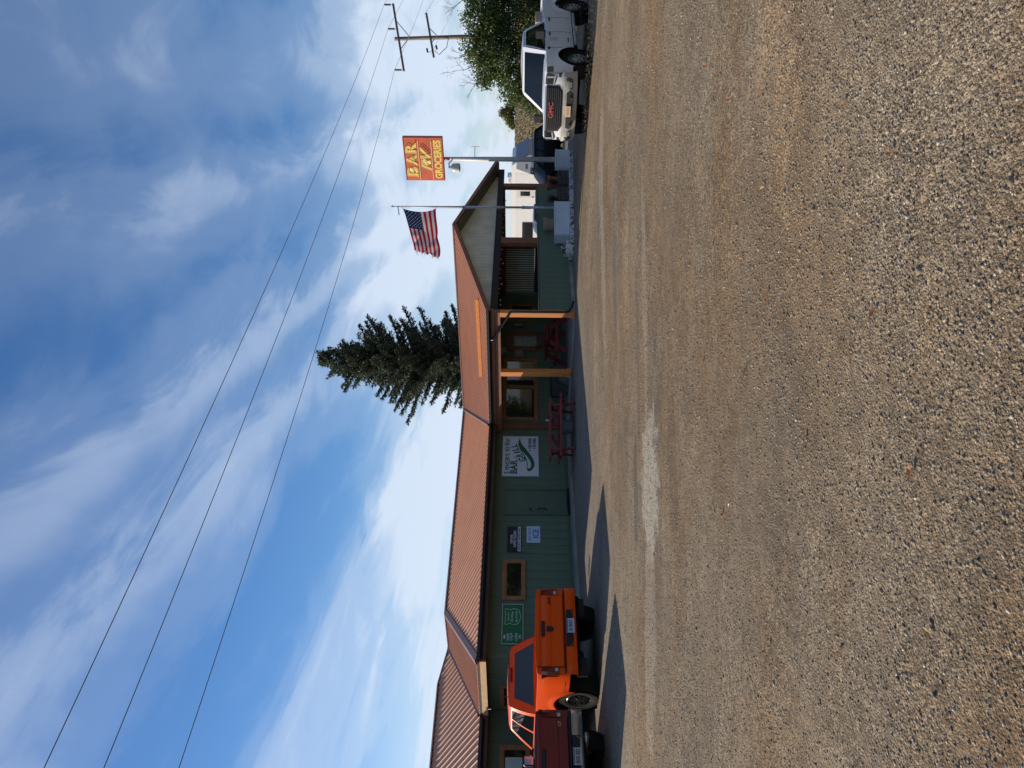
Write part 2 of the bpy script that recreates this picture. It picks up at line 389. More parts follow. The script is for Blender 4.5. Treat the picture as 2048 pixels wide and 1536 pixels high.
    base = mixc(mth('MULTIPLY', blob(2.5, 15.6, 2.2, .35, R(16), .9, 3), .4), base, (.40, .35, .28))
    base = mixc(mth('MULTIPLY', blob(2.0, 13.6, 1.5, .22, R(14), .5), .4), base, (.10, .088, .072))
    base = mixc(mth('MULTIPLY', blob(4.8, 16.6, 2.0, .4, R(18), .9, 3), .35), base, (.42, .37, .29))
    base = mixc(1.0, base, (.98, .985, 1.0), 'MULTIPLY')
    ln(base, b.inputs['Base Color'])
    hgt = mth('ADD', mth('MULTIPLY', v1.outputs['Distance'], -0.9), mth('MULTIPLY', v2.outputs['Distance'], -0.4))
    hgt = mth('ADD', hgt, mth('MULTIPLY', noi(7, 5), 1.2))
    bp = N('ShaderNodeBump'); bp.inputs['Strength'].default_value = 0.7; bp.inputs['Distance'].default_value = 0.010
    ln(hgt, bp.inputs['Height']); ln(bp.outputs[0], b.inputs['Normal'])
    return m
M_ground = ground_material()
xs = sorted(set(list(np.linspace(-900, -60, 8))+list(np.linspace(-60, 70, 66))+list(np.linspace(70, 900, 8))))
ys = sorted(set(list(np.linspace(-300, -20, 6))+list(np.linspace(-20, 90, 70))+list(np.linspace(90, 1500, 8))))
gb = MB(); gb.grid([[(x, y, gz(x, y)) for x in xs] for y in ys])
tag(gb.build('ground', M_ground, smooth=True), 'gravelly chip-seal lot, tan and sunlit, in front of the bar', kind='structure')

# dry grass hillside beyond the lot
M_hill = mat('dry_grass_soil', (0.20, 0.145, 0.075), 0.95, col2=(0.33, 0.255, 0.14), vscale=0.5, bump=0.4, bscale=6, vdetail=8)
hb = MB()
def hz_(x, y): return -1.6+4.35*ss(52, 118, y)+1.2*ss(110, 300, y)+0.18*math.sin(x*.05)+.1*math.sin(x*.13+y*.05)
hb.grid([[(x, y, hz_(x, y)-(6 if y > 900 else 0)) for x in np.linspace(-600, 700, 80)] for y in list(np.linspace(47, 140, 34))+[170, 220, 300, 420, 600, 1000, 1400]])
tag(hb.build('hill', M_hill, smooth=True), 'low hillside of dry brown grass on the horizon', kind='structure')
gb = MB()
for i in range(16000):
    y = 58+66*random.random()**1.2; x = y*(0.05+0.56*random.random()); z = hz_(x, y)-.03
    hgt = random.uniform(.10, .28); a = random.uniform(0, math.pi); w = random.uniform(.05, .14)
    for k in range(2):
        aa = a+k*1.6; c, s_ = math.cos(aa)*w, math.sin(aa)*w; lx = random.uniform(-.1, .1)
        gb.add([(x-c, y-s_, z), (x+c, y+s_, z), (x+lx, y+random.uniform(-.1, .1), z+hgt)], [(0, 1, 2)])
tag(gb.build('dry_grass', mat('dry_grass', (0.27, 0.205, 0.105), 0.9, island=.45)), 'tufts of dry brown grass covering the far hillside', 'grass', kind='stuff')

# loose stones on the near part of the lot
def stones(n, y0, y1, pw, smin, smax):
    Y = y0+(y1-y0)*RNG.random(n)**pw; X = (RNG.random(n)-.5)*1.35*(Y+.3)
    keep = RNG.random(n) < .30+.70/(1+np.exp(-(np.sin(X*1.7+.6*np.sin(Y*.9)+1)+np.sin(Y*1.3+X*.8)+.8*np.sin(X*3.1-Y*2.2))*1.6)); X = X[keep]; Y = Y[keep]; n = len(X)
    r = smin+(smax-smin)*RNG.random(n)**3.2
    base = np.array([(1, 0, 0), (-.5, .87, 0), (-.5, -.87, 0), (.5, .87, .9), (.5, -.87, .9), (-1, 0, .9), (0, 0, 1.35)], float)
    V = base[None]*(0.72+.56*RNG.random((n, 7, 3)))
    th = RNG.random(n)*6.283; c, s_ = np.cos(th), np.sin(th)
    x = V[:, :, 0]*c[:, None]-V[:, :, 1]*s_[:, None]; yv = V[:, :, 0]*s_[:, None]+V[:, :, 1]*c[:, None]
    fl = .35+.40*RNG.random(n)
    P = np.stack([X[:, None]+x*r[:, None], Y[:, None]+yv*r[:, None]*(.6+.4*RNG.random(n))[:, None], (V[:, :, 2]-.35)*r[:, None]*fl[:, None]], -1)
    tri = np.array([(0, 3, 4), (1, 5, 3), (2, 4, 5), (0, 1, 3), (1, 2, 5), (2, 0, 4), (3, 6, 4), (3, 5, 6), (5, 4, 6)])
    Fc = (np.arange(n)[:, None, None]*7+tri[None]).reshape(-1, 3)
    return P.reshape(-1, 3), Fc
def fastmesh(name, V, Fc, m_):
    me = bpy.data.meshes.new(name); me.vertices.add(len(V)); me.vertices.foreach_set('co', np.ascontiguousarray(V, dtype=np.float32).ravel())
    k = Fc.shape[1]; me.loops.add(Fc.size); me.loops.foreach_set('vertex_index', np.ascontiguousarray(Fc, dtype=np.int32).ravel())
    me.polygons.add(len(Fc)); me.polygons.foreach_set('loop_start', np.arange(0, Fc.size, k, dtype=np.int32))
    me.materials.append(m_); me.update(calc_edges=True); return me
parts = [stones(66000, 1.9, 7.2, 1.45, .003, .0115), stones(52000, 3.2, 12.0, 1.2, .004, .012), stones(66000, 7.0, 24.0, 1.2, .006, .015), stones(320, 1.9, 8.0, .9, .011, .022)]
off = 0; VV = []; FF = []
for v_, f_ in parts: VV.append(v_); FF.append(f_+off); off += len(v_)
M_stone = bpy.data.materials.new('stone_chips'); M_stone.use_nodes = True
_t = M_stone.node_tree; _g = _t.nodes.new('ShaderNodeNewGeometry'); _r = _t.nodes.new('ShaderNodeValToRGB'); _e = _r.color_ramp.elements
_e[0].position, _e[0].color = 0, (.08, .072, .064, 1); _e[1].position, _e[1].color = 1, (.58, .49, .36, 1)
for p_, c_ in ((.2, (.16, .125, .085)), (.5, (.29, .222, .145)), (.75, (.38, .30, .20)), (.9, (.19, .17, .15))): _q = _e.new(p_); _q.color = (*c_, 1)
_t.links.new(_g.outputs['Random Per Island'], _r.inputs[0]); _t.links.new(_r.outputs[0], _t.nodes['Principled BSDF'].inputs['Base Color']); _t.nodes['Principled BSDF'].inputs['Roughness'].default_value = .9
gr = bpy.data.objects.new('gravel', fastmesh('gravel', np.concatenate(VV), np.concatenate(FF), M_stone)); COL.objects.link(gr)
tag(gr, 'loose stone chips scattered over the near part of the lot', 'gravel', kind='stuff')

# ------------------------------------------------------------------ the building (local x = s, local y = -t)
ZE, ZR = 2.742, 4.10
bar = empty('bar_building', W(0, 0), PHI)
tag(bar, 'long low sage-green roadside bar with brown metal roof and gabled porch', 'building')
def wall(name, p0, p1, z0, z1, m_, bw=0.30, thick=0.16, parent=bar, out=1, strip=True):
    """wall between plan points (s,t); boards stand proud on its outer side (left of p0->p1 when out=1)"""
    a = Vector((p0[0], -p0[1], 0)); b = Vector((p1[0], -p1[1], 0)); d = b-a; ln = d.length; d.normalize(); nrm = Vector((d.y, -d.x, 0))*out
    mb = MB(); c = (a+b)/2-nrm*(thick/2+.012); ang = math.atan2(d.y, d.x)
    mb.box((c.x, c.y, (z0+z1)/2), (ln, thick, z1-z0), Matrix.Rotation(ang, 3, 'Z')); wo_ = mb.build(name, m_, parent)
    k = max(1, round(ln/bw)); w = ln/k
    bm_ = MB().box((0, 0, 0), (w-.007, .016, z1-z0-.01), None, 0, .003).mesh('siding_board', m_)
    for i in range(k):
        p = a+d*(w*(i+.5))-nrm*.004
        inst('siding_board', bm_, wo_, (p.x, p.y, (z0+z1)/2), (0, 0, ang))
    return wo_
wall('wall', (-8.3, -.52), (10.0, -.52), .14, 2.62, M_green)
wall('wall', (-8.3, -3.6), (-8.3, -.70), .14, 2.62, M_green)
wall('wall', (-21, -3.6), (-8.31, -3.6), .14, 2.62, M_green)
MB().bx(-8.29, 10, .53, .70, -.6, .138).build('foundation', M_green2, bar)
MB().bx(-8.29, -8.12, .72, 3.58, -.3, .138).bx(-21, -8.30, 3.61, 3.8, -.3, .138).build('foundation', M_green2, bar)
MB().bx(-8.0, 10.0, 7.6, 7.8, -.8, 2.6).bx(9.85, 10.0, .75, 7.6, -.8, 2.6).bx(-21, -5.3, 10.8, 11, -.5, 2.6).bx(-21.2, -21, 3.6, 11, -.5, 2.6).build('wall', M_green2, bar)

def roof_plane(name, poly, zf, eave, pitch=0.20, sheet=1.0, caps=True, m_=M_roof):
    """poly: plan polygon (s,t); zf(s,t) height; eave: 's' or 't' = plan axis the eave runs along"""
    P = [(p[0], p[1]) if eave == 's' else (p[1], p[0]) for p in poly]
    def z(a, b): return zf(a, b) if eave == 's' else zf(b, a)
    def xyz(a, b, dz): return (a, -b, z(a, b)+dz) if eave == 's' else (b, -a, z(a, b)+dz)
    def span(a):
        ys_ = []
        for i in range(len(P)):
            (x0, y0), (x1, y1) = P[i], P[(i+1) % len(P)]
            if abs(x1-x0) < 1e-9:
                if abs(a-x0) < 1e-6: ys_ += [y0, y1]
                continue
            t_ = (a-x0)/(x1-x0)
            if -1e-7 <= t_ <= 1+1e-7: ys_.append(y0+t_*(y1-y0))
        return (min(ys_), max(ys_)) if ys_ else None
    a0, a1 = min(p[0] for p in P), max(p[0] for p in P)
    root = MB(); V = [xyz(p[0], p[1], -.022) for p in P]; V2 = [xyz(p[0], p[1], -.11) for p in P]; n_ = len(P)
    root.add(V+V2, [tuple(range(n_)), tuple(n_+i for i in range(n_))[::-1]]+[(i, n_+i, n_+(i+1) % n_, (i+1) % n_) for i in range(n_)])
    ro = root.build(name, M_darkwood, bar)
    cuts = sorted(set([a0+1e-5, a1-1e-5]+[p[0] for p in P if a0 < p[0] < a1]+list(np.arange(a0+sheet, a1-.02, sheet))))
    edges = list(np.arange(a0, a1-.02, sheet))+[a1]
    for i in range(len(edges)-1):
        e0, e1 = edges[i]+1e-5, edges[i+1]-1e-5
        st = [e0]+[c for c in cuts if e0+1e-4 < c < e1-1e-4]+[e1]
        mb = MB()
        for j in range(len(st)-1):
            A_, B_ = span(st[j]), span(st[j+1])
            if not A_ or not B_: continue
            top = [xyz(st[j], A_[0], 0), xyz(st[j+1], B_[0], 0), xyz(st[j+1], B_[1], 0), xyz(st[j], A_[1], 0)]
            bot = [(p[0], p[1], p[2]-.012) for p in top]
            mb.add(top+bot, [(0, 1, 2, 3), (7, 6, 5, 4), (0, 4, 5, 1), (1, 5, 6, 2), (2, 6, 7, 3), (3, 7, 4, 0)])
        c = edges[i]+pitch/2
        while c < edges[i+1]-.01:
            w0, w1 = .034, .018; sp = [span(max(a0+1e-5, min(a1-1e-5, c+q))) for q in (-w0, -w1, w1, w0)]
            if all(sp) and sp[1][1]-sp[1][0] > .03:
                hts = (.001, .020, .020, .001); q = (-w0, -w1, w1, w0); V = []
                for end in (0, 1):
                    for k in range(4): V.append(xyz(c+q[k], sp[k][end], hts[k]))
                mb.add(V, [(0, 1, 5, 4), (1, 2, 6, 5), (2, 3, 7, 6), (0, 3, 2, 1), (4, 5, 6, 7)])
            c += pitch
        if mb.v: mb.build('roof_sheet', m_, ro)
    return ro
K1 = (ZR-ZE)/4.02; K2 = (ZR-ZE)/5.09; K4 = (ZR-ZE)/3.90; K5 = .427
roof_plane('roof', [(-8.77, 0), (0, 0), (5.09, -4.02), (-4.87, -4.02)], lambda s, t: ZE-t*K1, 's')
porch_roof = roof_plane('roof', [(0, 0), (0, 4.9), (5.09, 4.9), (5.09, -4.02)], lambda s, t: ZE+s*K2, 't')
roof_plane('roof', [(10.18, 4.9), (10.18, -4.02), (5.09, -4.02), (5.09, 4.9)], lambda s, t: ZE+(10.18-s)*K2, 't')
roof_plane('roof', [(-8.77, 0), (-4.87, -4.02), (-4.87, -6.18), (-8.77, -3.0)], lambda s, t: ZE+(s+8.77)*K4, 't')
roof_plane('roof', [(-21.5, -3), (-8.77, -3), (-4.87, -6.18), (-5.79, -7), (-21.5, -7)], lambda s, t: ZE+(-3-t)*K5, 's')
bk = MB()
def slab(pts, th=.12):
    V = [(p[0], -p[1], p[2]) for p in pts]; V2 = [(p[0], p[1], p[2]-th) for p in V]; n_ = len(V)
    bk.add(V+V2, [tuple(range(n_)), tuple(n_+i for i in range(n_))[::-1]]+[(i, n_+i, n_+(i+1) % n_, (i+1) % n_) for i in range(n_)])
slab([(-4.87, -4.03, ZR-.005), (10.18, -4.03, ZR-.005), (10.18, -8.04, ZE), (-4.87, -8.04, ZE)])
slab([(-21.5, -7.01, ZE+4*K5-.005), (-5.79, -7.01, ZE+4*K5-.005), (-5.79, -11, ZE), (-21.5, -11, ZE)])
bk.build('roof', M_roof, bar)
def capline(p, q, w=.16, m_=M_roofcap, name='ridge_cap', r=.045):
    p = Vector((p[0], -p[1], p[2])); q = Vector((q[0], -q[1], q[2])); d = (q-p).normalized(); sd = d.cross(Vector((0, 0, 1))).normalized()
    mb = MB(); A_ = []; B_ = []
    for k in (-1, -.3, 0, .3, 1):
        zz_ = .045-.055*abs(k); A_.append(p+sd*k*w+Vector((0, 0, zz_))); B_.append(q+sd*k*w+Vector((0, 0, zz_)))
    mb.grid([A_, B_], 0, True); mb.grid([[v-Vector((0, 0, .012)) for v in A_], [v-Vector((0, 0, .012)) for v in B_]])
    mb.build(name, m_, bar)
capline((-4.87, -4.02, ZR), (5.09, -4.02, ZR)); capline((5.09, -4.02, ZR), (5.09, 4.9, ZR)); capline((-4.87, -4.02, ZR), (-8.77, 0, ZE)); capline((-4.87, -4.02, ZR), (-4.87, -6.18, ZR))
capline((0, 0, ZE+.02), (5.09, -4.02, ZR+.02), .12, name='valley_flashing'); capline((-8.77, -3, ZE+.02), (-4.87, -6.18, ZR+.02), .12, name='valley_flashing')
capline((-5.79, -7, ZE+4*K5), (-21.5, -7, ZE+4*K5)); capline((-4.87, -6.18, ZR), (-5.79, -7, ZE+4*K5), .08)
# eaves: fascia, gutters, soffit
M_fascia = mat('dark_fascia', (.075, .035, .024), .6, var=.2)
MB().bx(-8.74, -.03, -.005, .025, 2.50, 2.66).build('fascia', M_fascia, bar)
MB().bx(.0, .035, -4.87, -.03, 2.50, 2.66).build('fascia', M_brown, bar)
MB().bx(-8.79, -8.755, .02, 2.98, 2.50, 2.66).build('fascia', M_rawwood, bar)
MB().bx(-21.5, -8.78, 2.985, 3.015, 2.50, 2.66).build('fascia', M_fascia, bar)
def gutter(p, q, out):
    p = Vector((p[0], -p[1], 0)); q = Vector((q[0], -q[1], 0)); d = (q-p).normalized(); o = Vector((out[0], -out[1], 0)); mb = MB()
    prof = [(0, 2.72), (0, 2.60), (.07, 2.60), (.115, 2.66), (.115, 2.735), (.10, 2.735), (.10, 2.665), (.065, 2.612), (.012, 2.612), (.012, 2.72)]
    for e in (p, q): mb.v += [tuple(e+o*a+Vector((0, 0, z))) for a, z in prof]
    n_ = len(prof); mb.f += [(i, (i+1) % n_, n_+(i+1) % n_, n_+i) for i in range(n_)]+[tuple(range(n_))[::-1], tuple(range(n_, 2*n_))]; mb.m += [0]*(n_+2)
    return mb.build('gutter', M_gutter, bar)
gutter((-8.77, .008), (.0, .008), (0, 1)); gutter((-.008, .12), (-.008, 4.92), (-1, 0)); gutter((-21.5, -2.98), (-8.9, -2.98), (0, 1))
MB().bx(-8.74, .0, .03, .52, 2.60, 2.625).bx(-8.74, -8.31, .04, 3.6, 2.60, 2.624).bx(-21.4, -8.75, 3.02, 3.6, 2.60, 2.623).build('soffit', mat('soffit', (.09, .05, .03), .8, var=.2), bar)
# porch: beams, posts, ceiling
MB().bx(.06, .22, -4.70, .45, 2.31, 2.53).build('beam', M_brown, bar)
MB().bx(.24, 10.0, -4.66, -4.50, 2.40, 2.62).build('beam', M_darkwood, bar)
MB().bx(8.56, 8.74, -4.48, .45, 2.34, 2.58).build('beam', M_brown, bar)
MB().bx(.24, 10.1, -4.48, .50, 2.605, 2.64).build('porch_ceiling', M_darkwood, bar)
MB().bx(.10, 8.9, -4.7, .5, -.5, .03).build('porch_floor', M_concrete, bar)
def post(s, t, w, d, m_, z1=2.32):
    mb = MB().bx(s-w/2, s+w/2, -t-d/2, -t+d/2, .03, z1, 0, .008).bx(s-w/2-.02, s+w/2+.02, -t-d/2-.02, -t+d/2+.02, .03, .16, 0, .006)
    return mb.build('post', m_, bar)
post(.14, 4.62, .17, .17, M_orange_wood); post(.14, 2.25, .19, .19, M_orange_wood); post(.36, -.43, .16, .12, M_brown, 2.5)
post(4.47, 4.58, .36, .16, M_brown, 2.40); post(8.65, 4.58, .26, .16, M_brown, 2.40); post(8.65, 1.95, .16, .16, M_brown, 2.34)
hw = wall('half_wall', (.30, 4.66), (8.50, 4.66), .10, 1.10, M_green, thick=.10)
MB().bx(.26, 8.52, -4.70, -4.53, 1.10, 1.135, 0, .006).build('wall_cap', M_green2, bar)
MB().bx(.26, 8.52, -4.69, -4.56, -.35, .098).build('foundation', M_concrete, bar)
# corrugated metal screen at the far side of the porch
cb = MB().bx(8.925, 8.94, -1.87, .45, 1.125, 2.37).build('screen_panel', mat('screen_dark', (.03, .026, .022), .8), bar)
slat = MB().box((0, 0, 0), (.028, .068, 1.24), None, 0, .010).mesh('slat', mat('screen_slat', (.80, .77, .68), .5, var=.1))
for i in range(21): inst('slat', slat, cb, (8.905, .40-2.22*i/20, 1.748))
for z0_, z1_ in ((.03, 1.12), (2.372, 2.6)): MB().bx(8.88, 9.0, -1.88, .5, z0_, z1_).build('screen_wall', mat('dark_panel', (.05, .04, .035), .8), bar)
# gable: siding, soffit, barge boards
zg = lambda s: min(ZE+s*K2, ZE+(10.18-s)*K2)-.12
gbase = MB(); gbase.prism([(.35, -4.40, 2.62), (9.83, -4.40, 2.62), (9.83, -4.40, zg(9.83)), (5.09, -4.40, zg(5.09)), (.35, -4.40, zg(.35))], (0, .05, 0)); gw = gbase.build('gable_wall', M_cream, bar)
k = 46; w_ = (9.8-.4)/k
for i in range(k):
    s0, s1 = .4+w_*i+.006, .4+w_*(i+1)-.006
    top = [(s1, zg(s1)-.004), (s0, zg(s0)-.004)]
    if s0 < 5.09 < s1: top.insert(1, (5.09, zg(5.09)-.004))
    MB().prism([(s0, -4.405, 2.625), (s1, -4.405, 2.625)]+[(a, -4.405, z) for a, z in top], (0, -.014, 0)).build('siding_board', M_cream, gw)
for sgn in (0, 1):
    f_ = (lambda s: s) if sgn == 0 else (lambda s: 10.18-s)
    mb = MB(); mb.prism([(f_(-.10), -4.90, ZE-.10-.027), (f_(5.09), -4.90, ZR-.10), (f_(5.09), -4.90, ZR+.03), (f_(-.10), -4.90, ZE+.03-.027)], (0, -.04, 0)); mb.build('barge_board', M_brown, bar)
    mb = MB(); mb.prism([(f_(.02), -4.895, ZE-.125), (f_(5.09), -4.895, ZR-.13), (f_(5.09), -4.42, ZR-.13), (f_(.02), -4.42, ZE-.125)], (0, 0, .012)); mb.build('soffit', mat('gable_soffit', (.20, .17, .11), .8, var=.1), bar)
# snow board lying across the porch roof
mb = MB().bar((.80, -1.50, ZE+.80*K2+.075), (.98, -4.55, ZE+.98*K2+.075), .045, .11)
mb.build('snow_board', M_orange_wood, porch_roof)
# downspout
pts = [(-.06, -3.75, 2.62), (-.06, -3.78, 2.50), (-.02, -4.0, 2.40), (.0, -4.50, 2.12), (.02, -4.76, 2.00), (.02, -4.78, 1.90), (.02, -4.78, .32), (.03, -4.80, .22), (.16, -4.90, .12), (.30, -4.98, .08)]
MB().tube(pts, .042, 10).build('downspout', M_gutter, bar, True)
# windows and doors ------------------------------------------------
M_frame = mat('window_frame', (.36, .15, .055), .6, var=.12, vscale=5)
def window(s0, s1, z0, z1, t, fw=.10, m_=M_frame, mull=(), axis='s', inside=None):
    """axis 's': facing +t; axis 'x': on the return wall, facing -s, spans t"""
    def B(mb, a0, a1, d0, d1, z0, z1, bev=0.0):
        if axis == 's': mb.bx(a0, a1, -t-d1, -t-d0, z0, z1, 0, bev)
        else: mb.bx(t-d1, t-d0, -a0, -a1, z0, z1, 0, bev)
    fr = MB()
    B(fr, s0, s1, .005, .055, z1-fw, z1, .006); B(fr, s0, s1, .005, .06, z0, z0+fw, .006); B(fr, s0, s0+fw, .005, .05, z0+fw, z1-fw); B(fr, s1-fw, s1, .005, .05, z0+fw, z1-fw)
    for mu in mull: B(fr, mu-fw/2, mu+fw/2, .005, .05, z0+fw, z1-fw)
    wo_ = fr.build('window', m_, bar)
    sh = MB(); q = .03
    ed = [s0+fw]+[e for mu in mull for e in (mu-fw/2, mu+fw/2)]+[s1-fw]
    for i in range(0, len(ed), 2):
        g_ = MB(); B(g_, ed[i], ed[i+1], .008, .018, z0+fw, z1-fw); g_.build('pane', M_glass, wo_)
        s_ = MB(); B(s_, ed[i], ed[i]+q, .02, .036, z0+fw, z1-fw); B(s_, ed[i+1]-q, ed[i+1], .02, .036, z0+fw, z1-fw); B(s_, ed[i]+q, ed[i+1]-q, .02, .036, z1-fw-q, z1-fw); B(s_, ed[i]+q, ed[i+1]-q, .02, .036, z0+fw, z0+fw+q); s_.build('sash', m_, wo_)
    return wo_
window(-6.63, -5.25, 1.47, 2.15, -.52)
window(.75, 4.22, 1.03, 2.34, -.52, .12, mull=(2.54, ))
window(6.75, 7.9, 1.1, 2.2, -.52)
window(-3.45, -2.15, 1.40, 2.18, -8.3, .09, axis='x')
w3 = window(-11.2, -9.35, 1.30, 2.17, -3.6, .11, mull=(-10.3,))
MB().bx(-10.15, -9.7, 3.55, 3.56, 1.52, 2.0).build('blind', mat('white_blind', (.55, .55, .5), .8), w3)
def door(s0, s1, z0, z1, m_, mf, glass=None, knob=1):
    fr = MB(); t = .52; f_ = .07
    fr.bx(s0, s0+f_, t-.05, t-.005, z0, z1).bx(s1-f_, s1, t-.05, t-.005, z0, z1).bx(s0+f_, s1-f_, t-.05, t-.005, z1-f_, z1)
    d = fr.build('door', mf, bar)
    lf = MB().bx(s0+f_+.012, s1-f_-.012, t-.03, t-.007, z0+.03, z1-f_-.012); lf.build('door_leaf', m_, d)
    if glass:
        MB().bx(glass[0], glass[1], t-.036, t-.031, glass[2], glass[3]).build('pane', mat('obscure_glass', (.16, .17, .14), .3, var=.6, vscale=14), d)
    ks = s0+.19
    MB().lathe([(0, -.09), (.028, -.085), (.032, -.065), (.02, -.04), (.02, 0)], 12, (ks, t-.03, 1.32 if not glass else 1.02), 'y').build('knob', M_gutter, d, True)
    MB().tube([(ks+.02, t-.03, 1.10), (ks+.02, t-.09, 1.07), (ks+.02, t-.10, .95), (ks+.02, t-.09, .84), (ks+.02, t-.03, .80)], .014, 8).build('handle', M_gutter, d, True)
    MB().bx(s0+.02, s1-.02, t-.09, t-.005, z0-.04, z0+.012).build('threshold', M_gutter, d)
    return d
door(-3.55, -2.46, .12, 2.18, M_green2, M_green2)
door(4.74, 5.97, .08, 2.24, mat('brown_door', (.16, .05, .022), .5, var=.15), M_brown, (5.02, 5.66, 1.05, 1.95))
# strip of concrete along the wall
def plan_slab(name, pts, z0, z1, m_, label):
    mb = MB(); P = [W(s, t) for s, t in pts]; mb.prism([(p.x, p.y, z0) for p in P], (0, 0, z1-z0)); return tag(mb.build(name, m_), label, kind='structure')
plan_slab('pavement', [(-8.3, -.50), (.09, -.50), (.09, .35), (-8.3, .35)], -.05, .055, M_concrete, 'concrete strip along the foot of the green wall')
# string of bulbs under the gable beam
sl_ = empty('string_lights', W(.4, 4.44, 2.35), PHI); tag(sl_, 'string of small clear bulbs strung under the gable beam', 'lights')
pts = []; bulb = MB().lathe([(0, -.055), (.014, -.05), (.02, -.035), (.016, -.015), (.009, 0), (.009, .02)], 8).mesh('bulb', mat('bulb_glass', (.7, .68, .6), .15), True)
for i in range(90):
    u = i/89; z = .12*abs(math.cos(u*math.pi*7))-.02; pts.append((u*8.0, .0, z))
MB().tube(pts, .007, 5).build('cable', M_gutter, sl_)
for i in range(26):
    p = pts[2+int(i*86/25.5)]; inst('bulb', bulb, sl_, (p[0], p[1], p[2]-.015))
# ------------------------------------------------------------------ signs on the long wall
def wall_sign(name, s0, s1, z0, z1, m_panel, label, frame=None):
    o = empty(name, W((s0+s1)/2, -.505, (z0+z1)/2), PHI); tag(o, label, 'sign')
    w, h = s1-s0, z1-z0
    MB().box((0, -.012, 0), (w, .02, h), None, 0, .003).build('panel', m_panel, o)
    if frame is not None:
        e = .012
        MB().bx(-w/2, w/2, -.030, -.0225, h/2-e, h/2).bx(-w/2, w/2, -.030, -.0225, -h/2, -h/2+e).bx(-w/2, -w/2+e, -.030, -.0225, -h/2+e, h/2-e).bx(w/2-e, w/2, -.030, -.0225, -h/2+e, h/2-e).build('border', frame, o)
    return o, w, h
M_sw = mat('sign_white', (.72, .72, .76), .5, var=.03); M_sg = mat('sign_green', (.01, .10, .04), .5); M_sk = mat('sign_black', (.012, .012, .016), .5)
M_sgreen = mat('street_green', (.008, .155, .045), .45); M_sblue = mat('sign_blue', (.05, .20, .55), .5); M_silver = mat('sign_silver', (.75, .8, .78), .4)
o, w, h = wall_sign('sign', -1.94, -.07, 1.03, 2.27, M_sw, 'large white wall sign with green script, hung beside the porch', mat('sign_edge', (.35, .37, .42), .5))
fx = lambda y: ((718-y)/615-.5)*w; fz = lambda v: (.5-(v-112)/555)*h; Y0 = -.0235
tb = MB()
x0, x1 = fx(688), fx(135); tot = x1-x0
put_text(tb, 'S', fx(665), fz(188), Y0, .085, .19, .02); put_text(tb, 'PENCER', fx(525), fz(194), Y0, .60, .155, .02); put_text(tb, "'S", fx(400), fz(194), Y0, .14, .155, .02)
put_text(tb, 'H', fx(326), fz(188), Y0, .10, .19, .02); put_text(tb, 'I', fx(290), fz(194), Y0, .035, .155, .02); put_text(tb, '-', fx(268), fz(190), Y0, .045, None, .02); put_text(tb, 'W', fx(230), fz(188), Y0, .16, .19, .02); put_text(tb, 'AY', fx(168), fz(194), Y0, .20, .155, .02)
for s_ in (fx(688), fx(340)): pass
tb.build('lettering', M_sg, o)
tb = MB(); put_text(tb, 'BAR', fx(578), fz(288), Y0, .62, .235, .03)
for xx in (fx(672), fx(606), fx(560), fx(520), fx(480)): tb.bx(xx-.045, xx+.045, Y0-.004, Y0, fz(338)-.012, fz(338)+.006)
tb.build('lettering', M_sg, o)
tb = MB(); put_text(tb, '&', fx(438), fz(300), Y0, .09, .11, 0); tb.build('lettering', mat('sign_grey', (.35, .38, .4), .5), o)
tb = MB()
for ch, y_, v_, sz, wd in (('G', 468, 415, .25, .19), ('R', 405, 368, .22, .15), ('I', 358, 335, .22, .06), ('L', 312, 308, .22, .13), ('L', 258, 288, .22, .13)):
    put_text(tb, ch, fx(y_), fz(v_), Y0, wd, sz, .03, 0, R(14))
    if ch in 'RIL': tb.box((fx(y_)+.01, Y0-.002, fz(v_)-sz*.49), (wd*1.1, .004, .022), Matrix.Rotation(-R(14), 3, 'Y'))
tb.build('lettering', M_sg, o)
outline = [(380, 128), (386, 175), (402, 220), (430, 258), (466, 300), (505, 350), (545, 402), (580, 460), (598, 510), (601, 550), (590, 590), (565, 622), (535, 642), (508, 643), (490, 628), (484, 605), (488, 588), (500, 600), (520, 606), (540, 592), (552, 562), (550, 530), (535, 490), (512, 452), (480, 410), (445, 370), (412, 335), (385, 305), (366, 270), (356, 235), (357, 195), (366, 160)]
def ear(poly):                       # earclip triangulation via Blender
    from mathutils.geometry import tessellate_polygon
    return tessellate_polygon([[Vector((p[0], p[1], 0)) for p in poly]])
def plate(mb, poly, y, th=.004, mi=0):
    V = [(p[0], y-th, p[1]) for p in poly]+[(p[0], y, p[1]) for p in poly]; n_ = len(poly)
    mb.add(V, [tuple(t_) for t_ in ear(poly)]+[(i, (i+1) % n_, n_+(i+1) % n_, n_+i) for i in range(n_)], mi)
tb = MB(); plate(tb, [(fx(y_), fz(v_)) for v_, y_ in outline], Y0); 
st = [(350, 205), (362, 250), (382, 300), (412, 350), (446, 405), (474, 465), (492, 520), (498, 560), (488, 585)]
tb.tube([(fx(y_), Y0-.003, fz(v_)) for v_, y_ in st], [.004, .012, .016, .017, .016, .015, .013, .011, .006], 6)
tb.build('swoosh', mat('sign_leaf', (.012, .12, .05), .5), o)
tb = MB(); put_text(tb, 'CAR WASH', fx(218), fz(532), Y0, .50, .115, .03); put_text(tb, 'RV PARK', fx(202), fz(602), Y0, .43, .115, .03)
for y_, v_ in ((330, 532), (298, 602)):
    star = [(fx(y_)+(.045 if k % 2 == 0 else .018)*math.sin(k*math.pi/5), fz(v_)+(.045 if k % 2 == 0 else .018)*math.cos(k*math.pi/5)) for k in range(10)]; plate(tb, star, Y0)
tb.build('lettering', M_sk, o)

